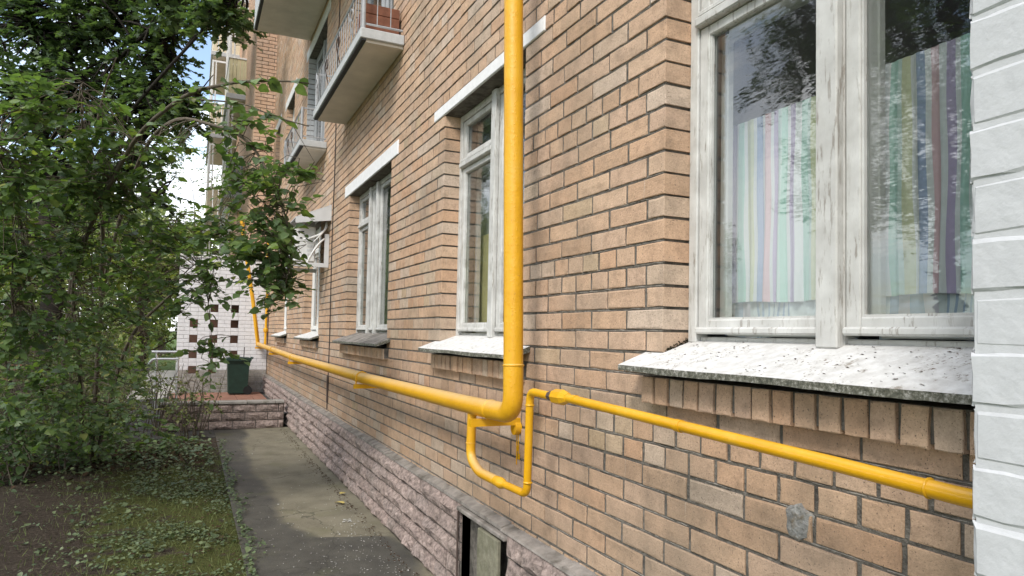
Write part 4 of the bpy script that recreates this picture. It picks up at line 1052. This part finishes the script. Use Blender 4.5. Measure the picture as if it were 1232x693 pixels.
# paint flakes and grit on the path
mb = MB(); rr = random.Random(21)
def chip(c, s, th=.002):
    a = rr.random() * 6.28; d = Vector((math.cos(a), math.sin(a), rr.uniform(-.2, .2))) * s; w = Vector((-math.sin(a), math.cos(a), rr.uniform(-.2, .2))) * s * rr.uniform(.3, .8)
    c = Vector(c); u = Vector((0, 0, th)); mb.add([c - d, c - w, c + d * .8, c + w, c - d + u, c - w + u, c + d * .8 + u, c + w + u], [(4, 5, 6, 7), (0, 1, 5, 4), (1, 2, 6, 5), (2, 3, 7, 6), (3, 0, 4, 7)])
for i in range(430):
    y = 4.2 + abs(rr.gauss(0, 1.3)) if rr.random() < .85 else rr.uniform(4, 11); x = rr.uniform(-1.0, -.16) if rr.random() < .6 else -.16 - abs(rr.gauss(0, .16))
    chip((x, y, .012 + .006 * nzs(x, y, .9)), rr.uniform(.002, .0048) if rr.random() < .95 else rr.uniform(.007, .012))
for i in range(14): chip((-.30 + rr.gauss(0, .035), 5.72 + rr.gauss(0, .06), .012), rr.uniform(.006, .02), .001)
tag(mb.build('paint_flakes', M['debris_white'], None), 'white paint flakes and grit scattered over the near part of the path', kind='stuff')
mb = MB()
for i in range(420):
    x = -.155 - abs(rr.gauss(0, .05)); y = rr.uniform(4, 11.5); chip((x, y, .014), rr.uniform(.004, .012), .003)
for i in range(500):
    x = -1.14 - abs(rr.gauss(0, .5)); y = rr.uniform(4.5, 10.5); chip((x, y, lawn_z(x, y) + .02), rr.uniform(.006, .02), .003)
tag(mb.build('leaf_litter', M['debris_brown'], None), 'brown dirt and dead leaf bits along the plinth foot and on the soil', kind='stuff')

# ------------------------------------------------------------------ foliage
HEART_V = np.array([(0, 0, 0), (.5, 0, -.03), (1, 0, -.13), (.06, .30, .05), (.38, .43, .06), (.76, .23, -.02), (.06, -.30, .05), (.38, -.43, .06), (.76, -.23, -.02)])
HEART_F = [(0, 1, 4, 3), (1, 2, 5, 4), (0, 6, 7, 1), (1, 7, 8, 2)]
_h = [(0, 0), (-.06, .22), (.08, .50), (.26, .30), (.52, .56), (.60, .24)]
MAPLE_V = np.array([(x, y, -.10 * abs(y) - .08 * x) for x, y in _h] + [(1, 0, -.12)] + [(x, -y, -.10 * abs(y) - .08 * x) for x, y in _h[:0:-1]])
MAPLE_F = [tuple(range(7)), (0,) + tuple(range(6, 12))]
SMALL_V = np.array([(0, 0, 0), (.5, .27, .03), (1, 0, -.06), (.5, -.27, .03)]); SMALL_F = [(0, 2, 1), (0, 3, 2)]
def frames(d, n):
    d = d / np.linalg.norm(d, axis=1, keepdims=True); s = np.cross(n, d); s /= np.linalg.norm(s, axis=1, keepdims=True) + 1e-9; n = np.cross(d, s); return d, s, n
def leaf_mesh(name, P, D, N, S, V, F, mat, parent=None):
    P = np.asarray(P); d, s, n = frames(np.asarray(D), np.asarray(N)); S = np.asarray(S)[:, None, None]
    v = P[:, None, :] + S * (V[None, :, 0:1] * d[:, None, :] + V[None, :, 1:2] * s[:, None, :] + V[None, :, 2:3] * n[:, None, :])
    k = len(V); cnt = len(P); v = v.reshape(-1, 3)
    if parent is not None: v = v - np.array(ORG[parent.name])
    lv = np.concatenate([np.array(f) for f in F]); ls = np.array([len(f) for f in F])
    loops = (np.arange(cnt)[:, None] * k + lv[None, :]).ravel(); tot = np.tile(ls, cnt); start = np.concatenate([[0], np.cumsum(tot)[:-1]])
    me = bpy.data.meshes.new(name); me.vertices.add(len(v)); me.vertices.foreach_set('co', v.ravel().astype(np.float32))
    me.loops.add(len(loops)); me.loops.foreach_set('vertex_index', loops.astype(np.int32))
    me.polygons.add(len(tot)); me.polygons.foreach_set('loop_start', start.astype(np.int32)); me.polygons.foreach_set('loop_total', tot.astype(np.int32))
    me.materials.append(mat); me.update(calc_edges=True); me.validate()
    return new_obj(name, me, parent)
def unit(n, rng):
    v = rng.normal(size=(n, 3)); return v / np.linalg.norm(v, axis=1, keepdims=True)
def sprays(blobs, L, per, size, rng, droop=.25, horiz=.35, shell=.5):
    """twigs inside ellipsoids, leaves in two ranks along each twig"""
    P = []; D = []; N = []; S = []; T = []
    for (x, y, z, rx, rz, n) in blobs:
        u = unit(n, rng) * (rng.random((n, 1)) ** shell); c = np.array([x, y, z]) + u * np.array([rx, rx, rz])
        out = u + rng.normal(size=(n, 3)) * .5; out[:, 2] = out[:, 2] * horiz - droop * rng.random(n)
        out /= np.linalg.norm(out, axis=1, keepdims=True)
        for i in range(n):
            ln = L * rng.uniform(.6, 1.3); b = c[i] - out[i] * ln * .5; dr = np.array([0, 0, -ln * .25 * rng.random()])
            pts = [b + out[i] * ln * t + dr * t * t for t in (0, .33, .66, 1.0)]; T.append(pts)
            m = max(3, int(per * rng.uniform(.7, 1.3))); sd = np.cross(out[i], [0, 0, 1]); sd /= np.linalg.norm(sd) + 1e-9
            for k in range(m):
                t = .1 + .9 * (k + rng.random() * .6) / m; p = b + out[i] * ln * t + dr * t * t
                d = out[i] * .55 + sd * (1 if k % 2 else -1) * rng.uniform(.5, 1.1) + rng.normal(size=3) * .25; d[2] -= .25 * rng.random()
                nn = np.array([0, 0, 1.0]) + rng.normal(size=3) * .38
                P.append(p); D.append(d); N.append(nn); S.append(size * rng.uniform(.45, 1.25))
    return np.array(P), np.array(D), np.array(N), np.array(S), T
def twig_geo(mb, T, r=.003, seg=4):
    for pts in T: mb.tube(pts, [r, r * .85, r * .65, r * .4], seg, cap=False)
def connect(mb, T, nodes, maxd, r=.005, every=1):
    nd = np.array([tuple(p) for p in nodes])
    for pts in T[::every]:
        q = np.array(pts[0]); dd = np.argsort(np.linalg.norm(nd - q, axis=1))[:4]; i = int(random.choice(list(dd))); d = np.linalg.norm(nd[i] - q)
        if d < maxd:
            a = Vector(nd[i]); b = Vector(q); m = (a + b) / 2 + Vector((0, 0, .12 * d)) + Vector((random.uniform(-.1, .1), random.uniform(-.1, .1), random.uniform(-.05, .05))) * d
            mb.tube([a, a * .25 + m * .75 if False else (a + m) / 2 + Vector((0, 0, .03 * d)), m, (m + b) / 2, b], [r * 1.2, r * 1.1, r, r * .8, r * .6], 4, cap=False)

# ---- the big shrub at the left, with arching shoots that reach over the path
SHRUB = [(-2.70, 6.03, 2.11, 0.33, 0.36, 60), (-2.42, 6.56, 2.19, 0.40, 0.40, 58), (-2.74, 6.63, 1.57, 0.40, 0.40, 60), (-2.35, 7.22, 1.58, 0.45, 0.41, 46), (-1.99, 7.03, 2.04, 0.30, 0.45, 26),
 (-2.78, 8.11, 0.92, 0.57, 0.41, 60), (-2.21, 8.06, 1.09, 0.42, 0.42, 26), (-3.18, 8.54, 0.47, 0.38, 0.38, 35), (-2.63, 5.54, 2.56, 0.28, 0.28, 40), (-2.37, 6.07, 2.70, 0.34, 0.31, 45), (-2.05, 6.15, 2.63, 0.29, 0.29, 35),
 (-2.54, 5.48, 3.01, 0.28, 0.22, 28), (-2.24, 5.78, 3.02, 0.30, 0.24, 28), (-1.84, 5.82, 2.84, 0.25, 0.25, 20), (-1.82, 6.50, 2.29, 0.24, 0.31, 22),
 (-1.19, 5.31, 2.66, 0.26, 0.28, 18), (-1.06, 5.12, 2.42, 0.24, 0.30, 25), (-1.19, 5.43, 2.16, 0.27, 0.26, 22), (-1.0, 5.10, 2.16, 0.17, 0.26, 18), (-1.00, 5.25, 1.97, 0.18, 0.21, 24),
 (-1.36, 5.73, 2.33, 0.22, 0.26, 20), (-1.43, 6.11, 2.00, 0.20, 0.27, 14), (-1.58, 6.63, 1.89, 0.18, 0.33, 14), (-0.98, 5.25, 1.80, 0.12, 0.14, 6), (-1.37, 6.33, 1.39, 0.14, 0.31, 9), (-1.26, 5.32, 3.05, 0.21, 0.15, 9), (-0.93, 4.72, 2.60, 0.12, 0.08, 7),
 (-2.55, 7.4, 0.75, .5, .3, 22), (-3.0, 7.3, 1.1, .5, .4, 24), (-2.6, 8.6, .45, .5, .3, 34), (-2.0, 8.5, .6, .35, .3, 16), (-2.2, 9.3, .3, .5, .22, 26), (-3.0, 8.9, .35, .5, .25, 30), (-1.75, 9.6, .22, .35, .16, 14), (-2.4, 8.0, 1.5, .4, .4, 22), (-2.9, 8.4, 2.6, .6, .6, 24)]
shrub = thing('shrub', 'tall dark green broad leaved shrub at left with arching shoots over the path', 'shrub', (-2.7, 9.4, 0))
rng = np.random.default_rng(5)
arms = [[(-2.53, 9.36, -.03), (-2.44, 8.7, 1.5), (-2.34, 8.07, 2.09), (-2.03, 7.0, 3.01), (-1.75, 6.2, 3.23), (-1.45, 5.63, 3.1), (-1.2, 5.3, 2.91), (-1.01, 5.12, 2.52), (-.91, 5.08, 2.14), (-.95, 5.20, 1.80)],
        [(-2.6, 9.3, -.03), (-2.55, 8.2, 1.2), (-2.47, 7.03, 2.01), (-2.02, 5.68, 2.79), (-1.68, 4.64, 2.93), (-1.42, 4.08, 2.91), (-1.18, 3.86, 2.9), (-1.01, 3.78, 2.89)],
        [(-2.96, 9.56, -.05), (-2.89, 7.8, 1.65), (-2.71, 6.02, 2.41), (-2.73, 5.13, 2.78)],
        [(-2.9, 9.5, -.05), (-2.64, 8.2, 2.34), (-2.36, 7.24, 3.56), (-2.21, 6.82, 3.9)],
        [(-2.5, 9.4, -.03), (-2.18, 8.59, 1.32), (-1.78, 7.82, 1.85), (-1.48, 7.12, 2.07), (-1.4, 6.5, 1.9)],
        [(-3.1, 9.3, -.05), (-3.2, 8.4, 1.2), (-2.9, 7.0, 1.7), (-2.75, 6.2, 1.75)], [(-1.60, 4.5, 2.93), (-1.32, 4.25, 2.87), (-1.15, 4.07, 2.77), (-.99, 3.89, 2.69)],
        [(-2.4, 8.3, 1.95), (-2.3, 7.2, 2.5), (-2.35, 6.2, 3.1), (-2.3, 5.7, 3.3)], [(-1.7, 7.5, 2.0), (-1.5, 6.9, 2.15), (-1.42, 6.5, 1.85), (-1.38, 6.34, 1.5), (-1.36, 6.3, 1.22)]]
mb = MB(); nodes = []
for i, a in enumerate(arms):
    p = smooth_path(a, 5); n = len(p); r0 = .024 if i not in (6, 8) else .006
    mb.tube(p, [max(.0035, r0 * (1 - .88 * k / n)) for k in range(n)], 7); nodes += p[3:]
P, D, N, S, T = sprays(SHRUB, .34, 12, .066, rng)
# leaves strung along the long near shoots
for a, cnt in ((arms[1][3:], 44), (arms[6], 22), (arms[0][4:], 30), (arms[8], 34)):
    p = smooth_path(a, 8)
    for k in range(cnt):
        t = rng.random() * (len(p) - 2); i = int(t); q = np.array(p[i].lerp(p[i + 1], t - i)); tg = np.array((p[i + 1] - p[i]).normalized()); sd = np.cross(tg, [0, 0, 1])
        P = np.vstack([P, q + rng.normal(size=3) * .012]); D = np.vstack([D, tg * .4 + sd * rng.choice([-1, 1]) * .8 + np.array([0, 0, -.5 * rng.random()])]); N = np.vstack([N, np.array([0, 0, 1]) + rng.normal(size=3) * .45]); S = np.append(S, .074 * rng.uniform(.7, 1.15))
twig_geo(mb, T); connect(mb, T, nodes, .7, .0026)
mb.build('branches', M['twig'], shrub, True)
siz = np.array([S[i] / max(.3, px_of(P[i])[2]) * (1.0 if in_view(P[i], 0) else 0) for i in range(len(P))])
big = np.argsort(-siz)[:300]; rest = np.setdiff1d(np.arange(len(P)), big)
tag(leaf_mesh('foliage', P[rest], D[rest], N[rest], S[rest], HEART_V, HEART_F, M['leaf'], shrub), kind='stuff')
LM = []
for v in range(5):
    me = bpy.data.meshes.new('leaf'); V = HEART_V.copy(); V[1:, 2] += np.random.default_rng(v).normal(size=8) * .025; V[:, 1] *= 1 + .08 * (v - 2)
    me.from_pydata([tuple(q) for q in V], [], HEART_F); me.materials.append(M['leaf']); me.update(); LM.append(me)
fd, fs_, fn = frames(D[big], N[big])
for k, i in enumerate(big):
    o = new_obj('leaf', LM[k % 5], shrub, tuple(Vector(P[i]) - ORG[shrub.name]))
    o.rotation_euler = Matrix((fd[k], fs_[k], fn[k])).transposed().to_euler(); o.scale = (S[i],) * 3

# ---- trees
def tree(name, label, cat, base, trunk_r, top, blobs, L, per, size, lm, bm, V, F, seed, group=None, conn=2.5, shell=.42, limb_r=.24):
    t = thing(name, label, cat, base, group); rng = np.random.default_rng(seed); rr = random.Random(seed); b = Vector(base); tp = Vector(top)
    ctl = [b + (tp - b) * k / 5 + Vector((rr.uniform(-1, 1), rr.uniform(-1, 1), 0)) * .03 * (tp - b).length * (0 < k < 5) for k in range(6)]; tr = smooth_path(ctl, 4); n = len(tr)
    MB().tube(tr, [trunk_r * (1.15 - .95 * k / n) * (1.35 if k == 0 else 1) for k in range(n)], 10).build('trunk', M[bm], t, True)
    P, D, N, S, T = sprays(blobs, L, per, size, rng, .15, .6, shell)
    mb = MB(); nodes = []
    for (x, y, z, rx, rz, cnt) in blobs:
        c = Vector((x, y, z)); j = min(range(n), key=lambda k: (tr[k] - c).length + abs(tr[k].z - (c.z - (Vector((tr[k].x, tr[k].y, 0)) - Vector((x, y, 0))).length * .6)) * .8)
        s = tr[j]; m = (s + c) / 2 + Vector((rr.uniform(-.2, .2), rr.uniform(-.2, .2), .1)) * (c - s).length * .5; p = smooth_path([s, m, c, c + (c - s) * .2 + Vector((0, 0, rz * .3))], 5); k2 = len(p)
        mb.tube(p, [trunk_r * limb_r * max(.12, 1 - .9 * k / k2) for k in range(k2)], 6, cap=False); nodes += p[4:]
    connect(mb, T, nodes, conn, trunk_r * .10, 1); twig_geo(mb, T[::2], trunk_r * .035, 3); mb.build('limbs', M[bm], t, True)
    tag(leaf_mesh('crown', P, D, N, S, V, F, M[lm], t), kind='stuff'); return t
MAPLE = [(-5.11, 18.99, 8.52, 1.45, 1.16, 60), (-3.54, 18.26, 8.55, 1.35, 1.16, 60), (-2.44, 17.23, 7.80, 0.84, 0.93, 34), (-4.18, 18.63, 7.00, 1.45, 0.96, 50), (-2.73, 17.43, 6.49, 1.03, 0.84, 40), (-1.87, 16.48, 6.34, 0.63, 0.54, 22),
 (-5.51, 19.81, 6.74, 1.19, 1.19, 40), (-4.83, 20.11, 5.28, 1.64, 0.92, 36), (-3.07, 18.19, 5.29, 0.77, 0.77, 20), (-1.27, 14.0, 7.56, 0.58, 0.33, 20), (-2.10, 15.94, 8.36, 0.87, 0.44, 22), (-3.77, 18.29, 10.28, 2.31, 1.35, 70),
 (-2.2, 15.76, 9.70, 1.2, 0.87, 34), (-7.55, 21.22, 8.70, 2.05, 2.46, 70), (-5.81, 20.26, 12.01, 3.07, 1.43, 60), (-2.43, 17.93, 4.53, 0.67, 0.58, 10)]
tree('maple_tree', 'large dark leaved maple behind the shrub, its crown filling the top left against the sky', 'tree', (-4.9, 19.6, -.06), .24, (-4.6, 19.2, 11.5), [(a, b, c, d, e, int(f * 3.0)) for a, b, c, d, e, f in MAPLE], .75, 16, .125, 'maple', 'bark_dark', MAPLE_V, MAPLE_F, 11)
def round_blobs(c, r, n, cnt, seed, flat=.8):
    rr = random.Random(seed); out = []
    for k in range(n):
        a = k * 2.4 + rr.random(); h = rr.uniform(-.7, .9); q = math.sqrt(max(.05, 1 - h * h * .8)) * r * .62
        out.append((c[0] + q * math.cos(a), c[1] + q * math.sin(a), c[2] + h * r * flat, r * rr.uniform(.34, .5), r * rr.uniform(.26, .4), cnt))
    return out
G = 'trees in the yard beyond the shrub'
tree('linden_tree', 'yellow green tree in the yard, seen through the shrub left of the white screen wall', 'tree', (-3.2, 30.0, -.06), .16, (-3.1, 30.0, 5.5), round_blobs((-3.0, 30, 3.2), 2.8, 16, 40, 2, 1.0), .8, 13, .15, 'far_leaf', 'bark', HEART_V, HEART_F, 12, G)
tree('linden_tree', 'broad yellow green tree in the yard, behind the middle of the shrub', 'tree', (-7.5, 32.0, -.06), .2, (-7.4, 32.0, 6.5), round_blobs((-7.4, 32, 3.8), 3.6, 16, 40, 3, .9), 1.0, 13, .18, 'far_leaf', 'bark', HEART_V, HEART_F, 13, G)
tree('linden_tree', 'yellow green tree at the far left edge of the yard, behind the bench', 'tree', (-12.5, 30.0, -.06), .2, (-12.4, 30.0, 7.0), round_blobs((-12.4, 30, 4.2), 3.8, 16, 40, 4, .9), 1.0, 13, .18, 'far_leaf', 'bark', HEART_V, HEART_F, 14, G)
tree('birch_tree', 'pale thin leaved tree far away, just left of the glazed balconies', 'tree', (-1.9, 49.0, -.06), .07, (-1.8, 49.0, 11), round_blobs((-1.6, 49, 9.8), 3.2, 14, 30, 5, 1.3), 1.3, 9, .16, 'pale_leaf', 'bark', HEART_V, HEART_F, 15, G)
tree('hedge_tree', 'dark green tree far behind the handrail, below the birch', 'tree', (-3.0, 44.0, -.06), .2, (-3.0, 44.0, 6), round_blobs((-3.2, 44, 4.2), 4.2, 14, 36, 6, .9), 1.2, 13, .24, 'bush_leaf', 'bark', HEART_V, HEART_F, 16, G)
rng = np.random.default_rng(91); n = 34000
x = rng.uniform(-45, -3.0, n); y = rng.uniform(50, 60, n); top = 10.5 + 2.2 * np.sin(x * .55) + 1.4 * np.sin(x * 1.37 + 1); z = rng.random(n) ** .8 * top
tag(leaf_mesh('far_wood', np.stack([x, y, z], 1), rng.normal(size=(n, 3)) + np.array([0, 0, -.4]), rng.normal(size=(n, 3)) * .6 + np.array([0, -.3, .7]), rng.uniform(.3, .75, n), SMALL_V, SMALL_F, M['far_leaf']), 'belt of green trees far behind the yard', kind='stuff')
# trees across the lawn, outside the frame on the left, which the window panes mirror
for i, (x, y, z, r, sd) in enumerate(((-9.5, 7.2, 6.4, 3.3, 21), (-12.5, -1.0, 6.5, 4.0, 22), (-9.6, 17.5, 4.6, 2.6, 23))):
    lb = ('tree outside the frame on the left, opposite the nearest window', 'tree outside the frame on the left, behind the viewer', 'tree outside the frame on the left, beside the maple')[i]
    tree('linden_tree', lb, 'tree', (x, y, -.06), .22, (x + .2, y, z + 2), round_blobs((x, y, z), r, 18, 46, sd, 1.0), .9, 13, .16, 'maple', 'bark_dark', HEART_V, HEART_F, sd, 'trees across the lawn')

# ---- thin bushes by the low wall and along the back of the bed
def bush(label, base, w, h, stems, cnt, seed, lm='bush_leaf', size=.045, group='thin bushes at the back of the bed', per=10):
    t = thing('bush', label, 'bush', base, group); rng = np.random.default_rng(seed); rr = random.Random(seed); mb = MB(); nodes = []
    for k in range(stems):
        a = rr.random() * 6.28; q = w * rr.uniform(.2, 1); e = Vector((base[0] + math.cos(a) * q, base[1] + math.sin(a) * q, base[2] + h * rr.uniform(.6, 1.05)))
        s = Vector((base[0] + math.cos(a) * .12, base[1] + math.sin(a) * .12, base[2] - .05)); m = (s + e) / 2 + Vector((rr.uniform(-.1, .1), rr.uniform(-.1, .1), .12 * h))
        p = smooth_path([s, m, e], 6); mb.tube(p, [.009 * (1 - .75 * i / len(p)) for i in range(len(p))], 5, cap=False); nodes += p[3:]
    P, D, N, S, T = sprays([(base[0], base[1], base[2] + h * .62, w, h * .48, cnt)], .26, per, size, rng, .2, .6, .5)
    twig_geo(mb, T, .002, 3); connect(mb, T, nodes, .5, .003); mb.build('stems', M['twig'], t, True)
    tag(leaf_mesh('foliage', P, D, N, S, HEART_V, HEART_F, M[lm], t), kind='stuff'); return t
bush('thin sparse bush with small pale leaves against the left end of the low stone wall', (-1.50, 11.0, 0), .48, .95, 16, 60, 31)
bush('thin upright bush left of the low stone wall, in front of the handrail', (-2.05, 11.3, 0), .45, 1.15, 14, 52, 32)
bush('brownish fine leaved bush in the middle of the bed under the big shrub', (-2.45, 10.2, 0), .6, 1.0, 16, 110, 33)
bush('fine leaved bush at the back of the bed below the bench', (-3.3, 10.4, 0), .75, 1.1, 18, 130, 34)
bush('fine leaved bush at the far left edge of the bed', (-4.3, 10.0, 0), .8, 1.4, 18, 140, 35)
for i, (x, y, w, h, lb) in enumerate(((-3.0, 12.2, .8, 1.5, 'yellow green fine leaved bush behind the bed, left of the handrail'), (-4.2, 12.6, .9, 1.7, 'yellow green fine leaved bush behind the bed, in front of the bench'), (-5.6, 12.8, 1.0, 1.9, 'yellow green fine leaved bush behind the bed at the left edge'),
        (-3.4, 15.5, 1.0, 1.8, 'loose bush standing on the grass between the bench and the handrail'))): bush(lb, (x, y, -.05), w, h, 18, 150, 50 + i, 'bush_leaf', .06, per=11)
bush('broad leaved seedling low in the bed at far left', (-3.15, 8.35, 0), .28, .38, 6, 14, 36, 'leaf', .085, 'seedlings in the bed', 6)
bush('broad leaved seedling low in the bed nearer the path', (-2.62, 8.75, 0), .22, .30, 5, 9, 37, 'leaf', .075, 'seedlings in the bed', 6)
# ---- ground cover
rng = np.random.default_rng(8); n = 16000
x = -1.12 - np.abs(rng.normal(size=n)) * .75; y = rng.uniform(3.8, 10.3, n); keep = np.array([(.30 + 1.1 * nzs(a, b, 1.3, 7) + 1.0 * nzs(a, b, 3.5, 2)) > rng.random() * .9 for a, b in zip(x, y)])
x, y = x[keep], y[keep]; ne = 900; yy = rng.uniform(4, 10.4, ne); xx = -1.13 + np.abs(rng.normal(size=ne)) * .035 * (1 + np.sin(yy * 5)); x = np.append(x, xx); y = np.append(y, yy); m = len(x); z = np.array([max(lawn_z(a, b), .008 if a > -1.16 else -1) for a, b in zip(x, y)]) + rng.uniform(.008, .05, m)
ang = rng.random(m) * 6.28; D = np.stack([np.cos(ang), np.sin(ang), rng.normal(size=m) * .25], 1); N = np.stack([rng.normal(size=m) * .35, rng.normal(size=m) * .35, np.ones(m)], 1)
tag(leaf_mesh('ground_cover', np.stack([x, y, z], 1), D, N, np.clip(.020 * np.exp(rng.normal(size=m) * .42), .008, .055), HEART_V, HEART_F, M['ivy']), 'low round leaved weeds creeping over the bed along the path edge', kind='stuff')
n = 5200; x = -1.1 - np.abs(rng.normal(size=n)) * .9; y = rng.uniform(3.8, 10.0, n); z = np.array([lawn_z(a, b) for a, b in zip(x, y)]) - .004
BL_V = np.array([(0, .03, 0), (0, -.03, 0), (.6, .02, .02), (.6, -.02, .02), (1, 0, -.08)]); BL_F = [(0, 1, 3, 2), (2, 3, 4)]
D = np.stack([rng.normal(size=n) * .5, rng.normal(size=n) * .5, np.ones(n)], 1); N = np.stack([rng.normal(size=n), rng.normal(size=n), rng.normal(size=n) * .2], 1)
tag(leaf_mesh('grass', np.stack([x, y, z], 1), D, N, rng.uniform(.025, .075, n), BL_V, BL_F, M['grass']), 'short sparse grass between the weeds and moss', kind='stuff')
# dark leaf mould under the shrubs
n = 1500; x = rng.uniform(-4.6, -1.3, n); y = 9.6 + rng.normal(size=n) * .55; z = np.array([lawn_z(a, min(b, 11.1)) for a, b in zip(x, y)]) + rng.uniform(.005, .06, n); ang = rng.random(n) * 6.28
D = np.stack([np.cos(ang), np.sin(ang), rng.normal(size=n) * .3], 1); N = np.stack([rng.normal(size=n) * .5, rng.normal(size=n) * .5, np.ones(n)], 1)
nb = 2600; xb = rng.uniform(-4.4, -1.25, nb); yb = 9.4 + rng.normal(size=nb) * .6; yb = np.clip(yb, 7.5, 11.0); zb = np.array([lawn_z(a, b) for a, b in zip(xb, yb)]) + rng.uniform(.02, .16, nb); ab = rng.random(nb) * 6.28
tag(leaf_mesh('undergrowth', np.stack([xb, yb, zb], 1), np.stack([np.cos(ab), np.sin(ab), rng.normal(size=nb) * .3], 1), np.stack([rng.normal(size=nb) * .4, rng.normal(size=nb) * .4, np.ones(nb)], 1), np.clip(.035 * np.exp(rng.normal(size=nb) * .4), .012, .08), HEART_V, HEART_F, M['ivy']), 'low green undergrowth under the shrubs at the back of the bed', kind='stuff')
tag(leaf_mesh('leaf_mould', np.stack([x, y, z], 1), D, N, rng.uniform(.03, .07, n), HEART_V, HEART_F, M['debris_brown']), 'brown fallen leaves under the shrubs', kind='stuff')
for i, (x, y, s, a, lb) in enumerate(((-.20, 6.68, .075, .4, 'yellow fallen leaf on the asphalt, the smaller one close to the plinth'), (-.24, 6.30, .11, 2.2, 'long yellow fallen leaf on the asphalt near the plinth, the nearer one'))):
    me = bpy.data.meshes.new('fallen_leaf'); V = HEART_V * np.array([1, .7, 1.2]); me.from_pydata([tuple(q * s) for q in V], [], HEART_F); me.materials.append(M['yellow_leaf']); me.update()
    o = new_obj('fallen_leaf', me, None, (x, y, .022)); o.rotation_euler = (.1, -.1, a); tag(o, lb, 'leaf')
